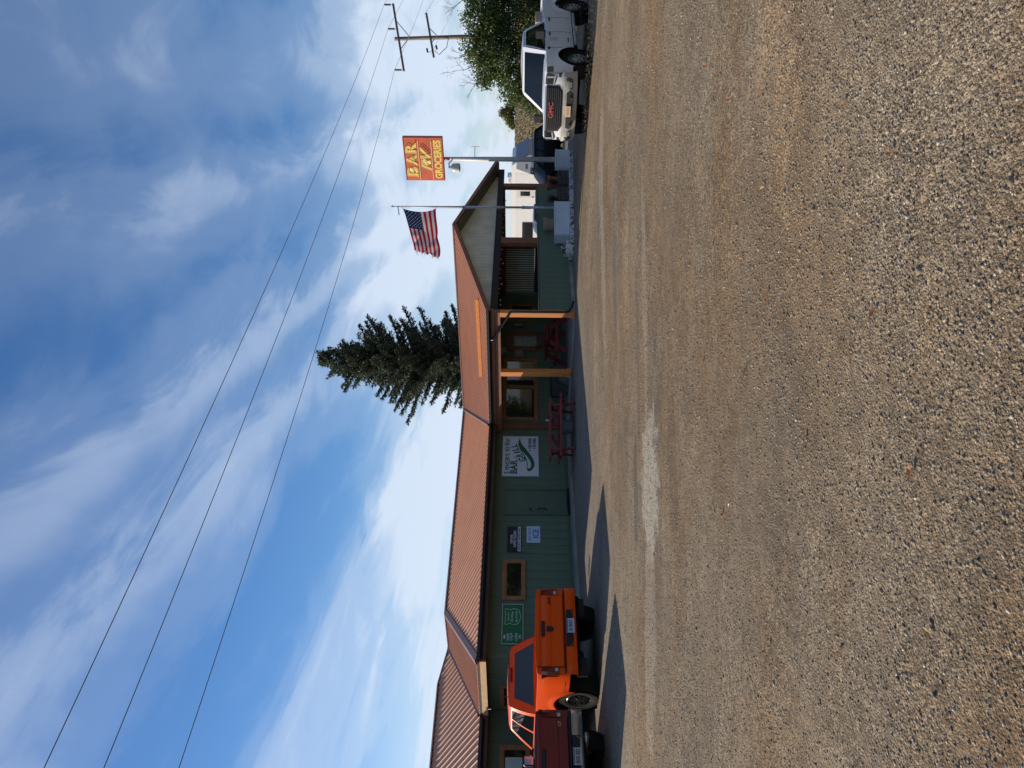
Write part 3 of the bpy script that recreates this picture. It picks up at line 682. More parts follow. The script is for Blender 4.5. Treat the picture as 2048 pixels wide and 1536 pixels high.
o, w, h = wall_sign('sign', -4.97, -4.02, 1.60, 2.03, M_sk, 'small black and white coffee sign on the green wall left of the door')
MB().box((0, -.0245, -.15), (w-.03, .003, .09)).build('strip', M_sw, o)
tb = MB(); put_text(tb, 'MONTANA', 0, .085, -.0235, .33, .075, .02); put_text(tb, 'COFFEE TRADERS', 0, -.015, -.0235, .62, .08, .02); put_text(tb, '- - -', 0, -.085, -.0235, .16, None); tb.build('lettering', M_sw, o)
tb = MB(); put_text(tb, 'PROUDLY SERVED HERE', 0, -.15, -.0275, .84, .058, .03); tb.build('lettering', M_sk, o)
o, w, h = wall_sign('sign', -4.63, -4.0, 1.02, 1.44, mat('sign_pale_blue', (.56, .62, .74), .5), 'small pale blue ice sign on the green wall under the coffee sign')
tb = MB(); put_text(tb, 'WE HAVE', 0, .12, -.0235, .50, .085, .005); put_text(tb, 'ICE', .03, -.07, -.0235, .34, .19, .03); tb.build('lettering', M_sblue, o)
o, w, h = wall_sign('sign', -8.01, -6.77, 1.53, 2.12, M_sgreen, 'green highway style sign with white border above the orange pickup', M_silver)
tb = MB()
for txt, z_, ww, hh in (('KEEP', .125, .21, .065), ('CALM', .035, .22, .065), ('and', -.035, .06, .022), ('CHIVE', -.105, .23, .065), ('ON', -.20, .12, .065)): put_text(tb, txt, -.40, z_, -.0235, ww, hh)
cr_ = [(-.45, .20), (-.35, .20), (-.34, .245), (-.365, .225), (-.38, .255), (-.40, .23), (-.42, .255), (-.435, .225), (-.46, .245)]; plate(tb, cr_, -.0235)
for txt, z_, ww, hh in (("Spencer's", .115, .27, .055), ('Hi-Way', .01, .32, .085), ('Bar & Grill', -.10, .33, .055)): put_text(tb, txt, .22, z_, -.0235, ww, hh, shear=.1)
sh_ = [(0, .215), (.07, .19), (.12, .215), (.185, .20), (.235, .235), (.245, .15), (.205, .09), (.235, .03), (.25, -.06), (.22, -.15), (.13, -.20), (.06, -.205), (0, -.235)]
loop = sh_+[(-a, b) for a, b in sh_[::-1]][1:-1]; loop.append(loop[0])
tb.tube([(.22+a, -.027, b) for a, b in loop], .007, 6); tb.build('lettering', M_silver, o)
# things on the porch wall
o = empty('notice', W(4.58, -.505, 1.745), PHI); tag(o, 'small red and white notice on the wall left of the porch door', 'notice')
MB().box((0, -.01, 0), (.44, .012, .30)).build('panel', mat('notice_white', (.5, .5, .46), .6), o); MB().box((0, -.019, 0), (.39, .004, .25)).build('panel', mat('notice_red', (.22, .02, .02), .5), o)
tb = MB(); [tb.box((-.11+.11*k, -.023, 0), (.06, .003, .19)) for k in range(3)]; tb.build('print', mat('notice_pale', (.5, .45, .4), .6), o)
o = empty('electric_box', W(4.55, -.505, 2.42), PHI); tag(o, 'grey box fixed high on the wall left of the porch door', 'electric box')
MB().box((0, -.10, 0), (.34, .18, .30), None, 0, .02).build('box', mat('grey_box', (.30, .32, .30), .6, var=.1), o); MB().tube([(0, -.10, -.16), (.02, -.10, -.24), (.0, -.05, -.30)], .012, 6).build('conduit', M_steel, o, True)
o = empty('wall_lamp', W(6.33, -.505, 1.80), PHI); tag(o, 'slim wall lamp on the wall right of the porch door', 'lamp')
MB().box((0, -.03, 0), (.12, .05, .52), None, 0, .01).build('bracket', M_gutter, o); MB().lathe([(0, -.20), (.045, -.19), (.05, .15), (0, .17)], 10, (0, -.09, 0)).build('lens', mat('lamp_lens', (.30, .30, .29), .3), o, True)

# ------------------------------------------------------------------ picnic tables
def picnic_table(loc, rz, label, n_top=5, L_=1.9):
    o = empty('picnic_table', loc, rz); tag(o, label, 'table', 'red picnic tables by the porch')
    def plank(me, x, y, z): inst('plank', me, o, (x, y, z))
    me = MB().box((0, 0, 0), (L_, .138, .058), None, 0, .005).mesh('plank', M_red)
    for k in range(n_top): plank(me, 0, (k-(n_top-1)/2)*.145, .74)
    for s_ in (-1, 1):
        for k in (0, 1): plank(me, 0, s_*(.68+.145*k), .44)
    for sx in (-1, 1):
        x = sx*(L_/2-.26)
        for s_ in (-1, 1): MB().bar((x, s_*.66, 0.0), (x, s_*.22, .72), .05, .15, 0, (0, 1, 0)).build('leg', M_red, o)
        MB().bx(x+.042*sx, x+.08*sx, -.84, .84, .34, .42).build('crosspiece', M_red, o); MB().bx(x+.042*sx, x+.08*sx, -.34, .34, .635, .718).build('crosspiece', M_red, o)
        MB().bar((x, 0, .40), (sx*.18, 0, .70), .04, .085).build('brace', M_red, o)
    return o
picnic_table((-1.40, 23.6, 0), R(15), 'red wooden picnic table outside the porch under the large white sign')
p = W(2.75, 1.5, .03); picnic_table((p.x, p.y, .03), PHI+R(65), 'red wooden picnic table in the shade of the porch by the door', L_=1.6)
o = empty('storage_chest', W(1.0, 1.1, .03), PHI+R(-30)); tag(o, 'grey chest half covered by a dark tarp beside the middle porch post', 'chest')
MB().box((0, 0, .30), (.85, .55, .58), None, 0, .02).build('box', mat('chest_grey', (.10, .105, .115), .6, var=.15), o)
tp = []
for i in range(15):
    a = i/14; row = []
    for j in range(19):
        b = j/18; x = (a-.5)*.95; q = (b-.5)*1.3; y = max(-.30, min(.30, q)); d = max(0, abs(q)-.30); row.append((x, y+math.copysign(.01+.02*math.sin(a*17+3), q) if d > 0 else y, .60-d*(1.2+.5*math.sin(a*9))+.018*math.sin(a*14+b*6)))
    tp.append(row)
MB().grid(tp).build('tarp', mat('dark_tarp', (.018, .018, .022), .55, bump=.4, bscale=12), o, True)
o = empty('wash_tub', (-1.32, 23.75, 0), 0); tag(o, 'round grey tub standing under the outdoor picnic table', 'tub')
MB().lathe([(0, .01), (.19, .01), (.21, .1), (.235, .34), (.245, .35), (.235, .352), (.2, .12), (0, .10)], 20).build('tub', mat('tub_grey', (.16, .16, .17), .6, var=.15), o, True); MB().tube([(-.25, 0, .33), (-.30, 0, .28), (-.24, 0, .22)], .012, 6).build('handle', M_steel, o, True)
o = empty('cup', (-1.12, 23.72, .762), 0); tag(o, 'small white paper cup on the outdoor picnic table', 'cup')
MB().lathe([(0, .003), (.028, .003), (.036, .10), (.039, .105), (.033, .10), (.026, .01), (0, .01)], 14).build('cup', M_white, o, True)
o = empty('ashtray', (-1.02, 23.66, .762), 0); tag(o, 'dark little ashtray beside the white cup', 'ashtray')
MB().lathe([(0, .004), (.06, .004), (.07, .035), (.06, .035), (.05, .012), (0, .012)], 14).build('dish', M_gutter, o, True)

# ------------------------------------------------------------------ kerbed island with poles
M_peel = bpy.data.materials.new('peeling_white_paint'); M_peel.use_nodes = True
_t = M_peel.node_tree; _b = _t.nodes['Principled BSDF']; _n = _t.nodes.new('ShaderNodeTexNoise'); _n.inputs['Scale'].default_value = 7; _n.inputs['Detail'].default_value = 8; _n.inputs['Roughness'].default_value = .7
_c = _t.nodes.new('ShaderNodeTexCoord'); _r = _t.nodes.new('ShaderNodeValToRGB'); _e = _r.color_ramp.elements
_e[0].position, _e[0].color = .44, (.10, .085, .07, 1); _e[1].position, _e[1].color = .49, (.62, .61, .58, 1)
_t.links.new(_c.outputs['Object'], _n.inputs['Vector']); _t.links.new(_n.outputs['Fac'], _r.inputs[0]); _t.links.new(_r.outputs[0], _b.inputs['Base Color']); _b.inputs['Roughness'].default_value = .8
IA = R(40); IU = Vector((math.cos(IA), math.sin(IA))); IV = Vector((-IU.y, IU.x))       # along / across the island
K0 = Vector((4.2, 24.5))
def isl(a, b, z=0.0): q = K0+IU*a+IV*b; return Vector((q.x, q.y, z))
ib = MB()
ring = [(.75, 0), (1, 0), (2, 0), (3, 0), (4, 0), (5, 0), (5.85, 0), (6.05, .2), (6.05, 1.3), (5.8, 1.5), (5, 1.5), (4, 1.5), (3, 1.5), (2, 1.5), (1, 1.5), (.75, 1.5), (.6, 1.3), (.6, .15)]
def gzi(a, b): q = isl(a, b); return gz(q.x, q.y)
V = []
for a, b in ring:
    q = isl(a, b); V.append((q.x, q.y, gzi(a, b)-.1))
for a, b in ring:
    q = isl(a, b); V.append((q.x, q.y, gzi(a, b)+.105))
for a, b in ring:
    q = isl(a*.992+.02, b*.94+.045); V.append((q.x, q.y, gzi(a, b)+.125))
n_ = len(ring)
ib.add(V, [(i, (i+1) % n_, n_+(i+1) % n_, n_+i) for i in range(n_)]+[(n_+i, n_+(i+1) % n_, 2*n_+(i+1) % n_, 2*n_+i) for i in range(n_)]+[tuple(2*n_+i for i in range(n_))])
tag(ib.build('kerb', M_peel), 'long concrete kerb island with peeling white paint', kind='structure')
M_boxw = mat('weathered_white', (.62, .63, .66), .6, col2=(.74, .74, .75), vscale=1.4, bump=.2, vdetail=7)
def base_box(x, y, w, d, rz, hgt, label):
    z = gz(x, y)+.10; o = empty('pole_base', (x, y, z), rz); tag(o, label, 'pole base')
    MB().box((0, 0, hgt/2), (w, d, hgt), None, 0, .012).build('box', M_boxw, o)
    MB().bx(-w/2-.012, w/2+.012, -d/2-.012, d/2+.012, hgt+.001, hgt+.03, 0, .006).build('lid', M_boxw, o)
    MB().bx(-w/2+.02, -w/2+.035, -d/2-.010, -d/2+.01, .02, hgt-.02).build('seam', M_galv, o)
    return o, z+hgt+.03
ob1, zt1 = base_box(5.62, 26.42, 1.50, .46, R(28), .50, 'long weathered white box at the foot of the flagpole')
ob2, zt2 = base_box(8.36, 28.38, .62, .55, PHI, .50, 'short weathered white box at the foot of the sign pole')
FP = Vector((6.20, 26.75)); SP = Vector((8.36, 28.36))
# sign pole ---------------------------------------------------------
o = empty('sign_pole', (SP.x, SP.y, zt2), 0); tag(o, 'tall white steel pole with a yard lamp holding up the roadside sign', 'pole')
zs = 4.60-zt2
MB().tube([(0, 0, 0), (0, 0, 2.6), (0, 0, zs-.22)], [.095, .085, .065], 16).build('shaft', mat('pole_white', (.55, .53, .48), .55, col2=(.66, .64, .58), vscale=2.5, vdetail=8), o, True)
M_signred = mat('sign_red', (.60, .105, .034), .5, var=.12, vscale=2.5)
MB().tube([(0, 0, zs-.22), (0, 0, zs+.02)], .062, 14).build('neck', M_signred, o, True)
MB().tube([(.06, -.02, zs-1.15), (.45, -.02, zs-1.15)], .012, 6).tube([(.45, -.02, zs-1.32), (.45, -.02, zs-1.0)], .012, 6).build('bracket', M_galv, o)
lp = (-.42, -.30, zs-.40)
MB().tube([(-.04, -.03, zs-.32), (-.22, -.16, zs-.20), (lp[0], lp[1], lp[2]+.16)], .022, 8).build('lamp_arm', M_galv, o, True)
MB().lathe([(0, .20), (.05, .19), (.06, .10), (.14, .06), (.16, -.02)], 16, lp).build('lamp_head', mat('lamp_grey', (.5, .52, .54), .4, metal=.4), o, True)
MB().lathe([(.16, -.02), (.165, -.18), (.15, -.23), (0, -.25)], 16, lp).build('lamp_lens', mat('lens_cream', (.62, .58, .46), .3), o, True)
# the sign itself
o = empty('roadside_sign', (SP.x, SP.y, 4.60), math.atan2(-.69, .72)); tag(o, 'red square sign with yellow letters on top of the tall pole', 'sign')
w, h = 1.72, 1.46; th = .16
MB().box((0, 0, h/2), (w, th, h), None, 0, .008).build('cabinet', M_signred, o)
fr = MB()
for yy in (-th/2-.006, th/2+.006): fr.bx(-w/2+.01, w/2-.01, yy-.005, yy+.005, h-.03, h-.005).bx(-w/2+.01, w/2-.01, yy-.005, yy+.005, .005, .03)
fr.build('frame', mat('sign_dark_red', (.22, .03, .015), .5), o)
M_yel = mat('sign_yellow', (.93, .69, .15), .5, var=.15, vscale=9); Ys = -th/2-.003
tb = MB(); put_text(tb, 'B', -.49, 1.19, Ys, .38, .42, .05); put_text(tb, 'A', -.03, 1.19, Ys, .44, .42, .05); put_text(tb, 'R', .45, 1.19, Ys, .40, .42, .05)
for xx in (-.64, -.20, .14, .30, .58): tb.bx(xx-.07, xx+.07, Ys-.006, Ys, .985, 1.03)
tb.build('lettering', M_yel, o)
tb = MB(); put_text(tb, 'R', -.22, .665, Ys, .46, .38, .05, shear=.35); put_text(tb, 'V', .27, .665, Ys, .50, .38, .05, shear=.35); tb.build('lettering', M_yel, o)
tb = MB(); put_text(tb, 'GROCERIES', 0, .215, Ys, 1.54, .28, .04); tb.build('lettering', M_yel, o)
MB().bx(-.80, .74, Ys-.012, Ys, .90, .925).bx(-.80, .74, Ys-.012, Ys, .415, .44).build('rule', mat('rule_cream', (.75, .62, .36), .5), o)
# dead neon tubing following the letters
nb = MB()
for x0, pts in ((-.49, [(-.15, .18), (-.15, -.18), (.08, -.18), (.14, -.08), (.05, 0), (-.12, 0), (.05, 0), (.12, .09), (.06, .17), (-.12, .17)]), (-.03, [(-.2, -.19), (0, .19), (.2, -.19), (.1, -.04), (-.1, -.04)]), (.45, [(-.15, -.19), (-.15, .18), (.08, .18), (.14, .09), (.06, .0), (-.1, 0), (.04, 0), (.17, -.19), (.24, -.12)])):
    nb.tube([(x0+a, Ys-.035, 1.19+b) for a, b in pts], .006, 5)
nb.tube([(-.42+a, Ys-.035, .665+b) for a, b in [(0, -.17), (.13, .17), (.36, .17), (.40, .08), (.30, 0), (.12, -.01), (.28, -.17), (.5, .10), (.52, .17), (.6, -.15), (.95, .19), (.98, .12), (.66, -.19)]], .006, 5)
nb.build('neon_tubing', mat('neon_glass', (.10, .065, .05), .3), o)

# flagpole and flag ---------------------------------------------------
o = empty('flagpole', (FP.x, FP.y, zt1), 0); tag(o, 'slim grey metal flagpole rising from the long white box', 'flagpole')
zf = 6.17-zt1
MB().tube([(0, 0, 0), (0, 0, 1.1)], .048, 12).tube([(0, 0, 1.1), (0, 0, 3.2)], .036, 12).tube([(0, 0, 3.2), (-.01, 0, zf)], [.03, .022], 12).build('shaft', M_galv, o, True)
MB().tube([(0, 0, 1.05), (0, 0, 1.13)], .056, 12).tube([(0, 0, 3.15), (0, 0, 3.22)], .044, 12).build('collar', M_steel, o, True)
MB().lathe([(0, .045), (.03, .035), (.045, 0), (.03, -.035), (0, -.045)], 12, (-.01, 0, zf+.05)).build('finial', M_chrome, o, True)
MB().bar((-.02, 0, zf-.14), (-.32, -.02, zf-.19), .03, .03).build('truck_arm', M_galv, o)
MB().tube([(-.05, -.02, zf-.22), (-.07, -.05, 2.2), (-.06, -.03, .8)], .005, 5).build('halyard', mat('rope', (.6, .58, .5), .8), o)
fl = empty('flag', (FP.x-.06, FP.y, 4.70), 0); tag(fl, 'frayed stars and stripes flag blowing to the left from the flagpole', 'flag')
NX, NZ = 46, 26; hz0, hz1 = 0.0, 1.17
def flagp(a, b):                    # a: hoist->fly, b: bottom->top
    sagx = .13*math.sin(math.pi*b)**.8                       # hoist edge bows away from the pole
    x = -(sagx*(1-a)+1.72*a*(1-.10*b*a)); 
    z = hz0+b*(hz1-hz0)
    z = z-(.52*b*a**.85)*(1-.15*a)-.10*a*(1-b)*math.sin(a*3)-.12*a*a*(1-b)
    y = .10*math.sin(a*7.5+b*1.8)*a**.6+.05*math.sin(a*16-b*5)*a+.03*math.sin(b*7)*(1-a)
    if b < .25: x += .06*math.sin(a*11)*(1-b*4); z += .04*math.sin(a*13)*(1-b*4)*a
    return (x, y, z)
fb = MB(); P = [[flagp(i/NX, j/NZ) for i in range(NX+1)] for j in range(NZ+1)]
fr_ = [random.uniform(-.07, .02) for _ in range(NZ+1)]
for j in range(NZ+1):
    for i in range(NX-2, NX+1):
        x, y, z = P[j][i]; P[j][i] = (x-fr_[j]*(i-NX+3)/3, y, z)
base_i = 0
V = [p for r in P for p in r]; fb.v = V
for j in range(NZ):
    for i in range(NX):
        st = 12-(j*13)//NZ                                     # 0 = top stripe
        canton = st <= 6 and i < NX*.40
        if i >= NX-2 and random.random() < .32: continue
        fb.f.append((j*(NX+1)+i, j*(NX+1)+i+1, (j+1)*(NX+1)+i+1, (j+1)*(NX+1)+i)); fb.m.append(2 if canton else (0 if st % 2 == 0 else 1))
fb.build('cloth', [mat('flag_red', (.42, .012, .02), .8, trans=.25), mat('flag_white', (.66, .62, .62), .8, trans=.25), mat('flag_blue', (.015, .02, .085), .8, trans=.15)], fl, True)
sb = MB()
for r_ in range(9):
    for c_ in range(6 if r_ % 2 == 0 else 5):
        a = (.033+.066*c_+(.033 if r_ % 2 else 0)); b = 1-(.03+.055*r_)-.03; cx, cy, cz = flagp(a, b)
        sb.add([(cx+(.024 if k % 2 == 0 else .010)*math.sin(k*math.pi/5), cy-.006, cz+(.024 if k % 2 == 0 else .010)*math.cos(k*math.pi/5)) for k in range(10)], [tuple(range(10))])
sb.build('stars', mat('star_white', (.75, .75, .75), .8), fl)
MB().tube([(.05, 0, 1.22), (-.02, 0, hz1)], .006, 5).tube([(.05, 0, -.03), (-.01, 0, 0)], .006, 5).build('clip', M_steel, fl)
tb = MB()
for k in range(16):
    j = random.randint(0, NZ); p = P[j][NX]; tb.tube([p, (p[0]-random.uniform(.03, .14), p[1]+random.uniform(-.03, .03), p[2]-random.uniform(.0, .09))], .0035, 4)
tb.build('loose_thread', mat('thread', (.6, .5, .5), .8), fl)

# pots and planters on the island -------------------------------------
def isl_at(a, b): q = isl(a, b); return (q.x, q.y, gz(q.x, q.y)+.115)
def pot(name, loc, r, hgt, m_, label, rings=0):
    o = empty(name, loc, 0); tag(o, label, 'pot'); pr_ = [(0, .0), (r*.68, 0), (r*.72, .03)]
    if rings:
        for k in range(rings): z = hgt*(.1+.75*k/rings); q = r*(.72+.2*k/rings); pr_ += [(q, z), (q+.012, z+.012), (q, z+.03)]
    pr_ += [(r*.93, hgt*.85), (r*1.05, hgt*.86), (r*1.06, hgt), (r*.95, hgt), (r*.9, hgt*.9), (0, hgt*.88)]
    MB().lathe(pr_, 22).build('body', m_, o, True, ang=40); return o
M_terra = mat('terracotta', (.33, .12, .06), .8, var=.2); M_clay = mat('pale_clay', (.34, .24, .19), .85, var=.2)
# crates between the boxes
M_oldwood = mat('old_wood', (.075, .06, .05), .9, var=.4, vscale=5, bump=.3)
def crate(loc, rz, w, d, hgt, label):
    o = empty('wooden_planter', loc, rz); tag(o, label, 'planter')
    for k in range(3):
        z = hgt*(k+.5)/3
        for y, ww in ((-d/2, w), (d/2, w)): MB().box((0, y, z), (ww, .025, hgt/3-.022)).build('slat', M_oldwood, o)
        for x in (-w/2, w/2): MB().box((x, 0, z), (.025, d-.03, hgt/3-.022)).build('slat', M_oldwood, o)
    for sx in (-1, 1):
        for sy in (-1, 1): MB().box((sx*(w/2-.035), sy*(d/2-.035), hgt/2), (.04, .04, hgt)).build('corner_post', M_oldwood, o)
    MB().box((0, 0, hgt*.42), (w-.03, d-.03, hgt*.8)).build('soil', mat('soil', (.05, .038, .028), .95, var=.3), o)
    return o
crate(isl_at(3.72, .62), IA, .78, .5, .42, 'dark slatted wooden planter between the flagpole box and the sign box')
crate(isl_at(4.66, .60), IA, .85, .5, .42, 'dark slatted wooden planter next to the sign pole box')
def spiky(loc, n, hgt, label, col):
    o = empty('ornamental_grass', loc, 0); tag(o, label, 'plant'); mb = MB()
    for k in range(n):
        a = random.uniform(0, 6.283); l = hgt*random.uniform(.6, 1.1); out = random.uniform(.15, .55)*hgt; w = .009
        c, s_ = math.cos(a), math.sin(a); pts = [(out*u*c*u**.3, out*u*s_*u**.3, l*(u-.35*u*u*out/hgt)) for u in (0, .35, .7, 1)]
        for i in range(3):
            p, q = pts[i], pts[i+1]; w0, w1 = w*(1-i/3.2), w*(1-(i+1)/3.2)
            mb.add([(p[0]-s_*w0, p[1]+c*w0, p[2]), (p[0]+s_*w0, p[1]-c*w0, p[2]), (q[0]+s_*w1, q[1]-c*w1, q[2]), (q[0]-s_*w1, q[1]+c*w1, q[2])], [(0, 1, 2, 3)])
    mb.build('blades', mat('grass_'+str(col), col, .8, island=.3, trans=.2), o); return o
q = isl_at(3.72, .62); spiky((q[0], q[1], q[2]+.35), 150, .5, 'dark tuft of ornamental grass in the planter right of the flagpole', (.045, .042, .028))
q = isl_at(4.72, .60); spiky((q[0], q[1], q[2]+.35), 150, .48, 'dark tuft of ornamental grass in the planter left of the sign pole', (.06, .04, .028))
p = isl(5.15, .95); pot('plant_pot', (p.x, p.y, gz(p.x, p.y)+.115), .26, .78, M_terra, 'tall terracotta pot behind the planters at the sign pole')
p = isl(2.8, 1.05); pot('plant_pot', (p.x, p.y, gz(p.x, p.y)+.115), .25, .88, M_clay, 'ribbed pale clay pot standing behind the long white box', 9)
q = Vector((4.42, 24.85)); o = empty('flower_planter', (q.x, q.y, gz(q.x, q.y)), PHI); tag(o, 'low white round planter with pale flowers at the left end of the kerb', 'planter')
MB().lathe([(0, 0), (.24, 0), (.27, .05), (.25, .10), (.29, .16), (.27, .20), (.31, .27), (.29, .28), (.26, .2), (0, .18)], 24).build('bowl', M_peel, o, True)
mb = MB()
for k in range(300):
    a, r_ = random.uniform(0, 6.283), .27*math.sqrt(random.random()); c = Vector((r_*math.cos(a), r_*math.sin(a), .24+random.uniform(0, .16)*(1.2-r_/.3))); s_ = random.uniform(.015, .035)
    u = Vector((random.gauss(0, 1), random.gauss(0, 1), random.gauss(0, 1))).normalized(); v = u.orthogonal().normalized(); u = v.cross(u)
    mb.add([c-u*s_-v*s_, c+u*s_-v*s_, c+u*s_+v*s_, c-u*s_+v*s_], [(0, 1, 2, 3)], 0 if random.random() < .45 else 1)
mb.build('flowers', [mat('petal', (.62, .58, .55), .8), mat('planter_leaf', (.05, .07, .035), .8)], o)

# ------------------------------------------------------------------ utility pole and wires
o = empty('utility_pole', (22.75, 50, gz(22.75, 50)), 0); tag(o, 'wooden utility pole with two crossarms above the leafy tree', 'utility pole')
zb = gz(22.75, 50)
MB().tube([(.15, 0, -.3), (.1, 0, 4), (-.18, 0, 10.15-zb)], [.17, .15, .115], 12).build('shaft', M_polewood, o, True)
def arm(x0, z0, x1, z1, y0, y1, lab):
    MB().bar((x0, y0, z0-zb), (x1, y1, z1-zb), .11, .13).build('crossarm', M_polewood, o)
arm(-2.35, 9.50, 2.05, 10.25, -.15, -.15, 1); arm(-1.45, 7.55, 1.45, 8.07, -.15, -.15, 2)
for sx in (-.9, .85): MB().bar((sx, -.22, 9.83+.17*sx-zb), (-.12, -.2, 9.15-zb), .03, .05).build('brace', M_galv, o)
for sx in (-.5, .45): MB().bar((sx, -.22, 7.78+.18*sx-zb), (-.05, -.2, 7.35-zb), .03, .05).build('brace', M_galv, o)
INS = []
for x in (-2.28, .40, 1.98):
    z = 9.89+.1705*x+.06-zb; ib_ = MB()
    ib_.tube([(x, -.15, z), (x, -.15, z+.12)], .02, 6); pr_ = [(0, .1)]
    for k in range(7): pr_ += [(.05, .12+.06*k), (.085, .14+.06*k), (.05, .16+.06*k)]
    ib_.lathe(pr_+[(0, .56)], 10, (x, -.15, z)); ib_.build('insulator', mat('insulator', (.11, .11, .12), .4), o, True); INS.append(Vector((22.75+x, 49.85, zb+z+.56)))
MB().tube([(-1.0, -.2, 7.62-zb), (-1.2, -.3, 7.9-zb), (-.9, -.3, 8.0-zb)], .018, 6).tube([(-1.0, -.2, 7.5-zb), (-1.3, -.25, 7.2-zb), (-.8, -.25, 6.7-zb), (-.2, -.2, 6.6-zb), (-.1, -.15, 6.9-zb)], .022, 6).build('jumper_wire', M_gutter, o, True)
for x, z in ((-1.05, 7.95), (-.85, 7.35)): MB().tube([(x-.1, -.25, z-zb), (x+.15, -.25, z+.05-zb)], .06, 8).build('cutout', M_gutter, o, True)
def wire(P0, P1, label, r=.010, back=True):
    d = P1-P0; ln = d.length; pts = []
    A_ = P0-d*1.0 if back else P0; B_ = P1+d*.25
    k = 40
    for i in range(k+1):
        u = i/k; p = P0+d*1.25*u; p = p-Vector((0, 0, .45*4*u*(1-u))); pts.append(p)
    rad = [r]*len(pts)
    pre = [P0-d*.9*(j/12)-Vector((0, 0, 1.0*4*(j/12*.9)*(1-j/12*.9)*.5)) for j in range(12, 0, -1)] if back else []
    mb = MB().tube(pre+pts, r, 5); tag(mb.build('power_line', mat('wire', (.09, .09, .10), .5)), label, 'power line', 'power lines overhead')
wire(INS[2], Vector((-6.52, 12.79, 9.89)), 'topmost of the three overhead power lines crossing the sky')
wire(INS[1], Vector((-7.17, 14.09, 9.59)), 'middle of the three overhead power lines crossing the sky')
wire(INS[0], Vector((-8.34, 16.43, 9.24)), 'lowest of the three overhead power lines crossing the sky')
for (p0, lab) in ((Vector((24.1, 49.85, 8.2)), 'thin lower wire running right from the lower crossarm end'), (Vector((21.5, 49.85, 7.75)), 'thin lower wire running right past the utility pole')):
    d = Vector((28.9, 37.5, -.2)); tag(MB().tube([p0+d*u-Vector((0, 0, 1.2*4*u*(1-u)*.4)) for u in (0, .2, .4, .6, .8, 1)], .008, 5).build('power_line', mat('wire', (.09, .09, .10), .5)), lab, 'power line', 'power lines overhead')
# ------------------------------------------------------------------ vehicles
def paint(name, col, dust=None, rough=.32):
    if name in MATS: return MATS[name]
    m = mat(name, col, rough, spec=.5, coat=.3, col2=tuple(c*1.03 for c in col))
    if dust:
        t = m.node_tree; b = t.nodes['Principled BSDF']; ln = t.links.new
        tcn = t.nodes.new('ShaderNodeTexCoord'); sp_ = t.nodes.new('ShaderNodeSeparateXYZ'); ln(tcn.outputs['Object'], sp_.inputs[0])
        mr = t.nodes.new('ShaderNodeMapRange'); mr.inputs['From Min'].default_value = dust[1]; mr.inputs['From Max'].default_value = dust[2]; mr.inputs['To Min'].default_value = dust[3]; mr.inputs['To Max'].default_value = 0
        n = t.nodes.new('ShaderNodeTexNoise'); n.inputs['Scale'].default_value = 2.2; n.inputs['Detail'].default_value = 6; ln(tcn.outputs['Object'], n.inputs['Vector'])
        ad = t.nodes.new('ShaderNodeMath'); ad.operation = 'MULTIPLY_ADD'; ln(n.outputs['Fac'], ad.inputs[0]); ad.inputs[1].default_value = .7; 
        s2 = t.nodes.new('ShaderNodeMath'); s2.operation = 'SUBTRACT'; ln(sp_.outputs[2], s2.inputs[0]); s2.inputs[1].default_value = .35; ln(s2.outputs[0], ad.inputs[2]); ln(ad.outputs[0], mr.inputs['Value'])
        mx = t.nodes.new('ShaderNodeMix'); mx.data_type = 'RGBA'; ln(mr.outputs[0], mx.inputs['Factor'])
        old = b.inputs['Base Color'].links[0].from_socket; ln(old, mx.inputs[6]); mx.inputs[7].default_value = (*dust[0], 1); ln(mx.outputs[2], b.inputs['Base Color'])
        rr = t.nodes.new('ShaderNodeMapRange'); rr.inputs['To Min'].default_value = rough; rr.inputs['To Max'].default_value = .8; ln(mr.outputs[0], rr.inputs['Value']); ln(rr.outputs[0], b.inputs['Roughness'])
        cw = t.nodes.new('ShaderNodeMapRange'); cw.inputs['To Min'].default_value = .3; cw.inputs['To Max'].default_value = 0; ln(mr.outputs[0], cw.inputs['Value']); ln(cw.outputs[0], b.inputs['Coat Weight'])
    return m
M_carglass = mat('car_glass', (.008, .011, .013), .03, spec=.5)
M_tail = mat('tail_lens', (.16, .006, .010), .12, spec=.6, coat=.4); M_clear = mat('clear_lens', (.45, .46, .48), .12, spec=.6); M_under = mat('underbody', (.008, .008, .008), .9)
M_amber = mat('amber_lens', (.5, .16, .02), .2)
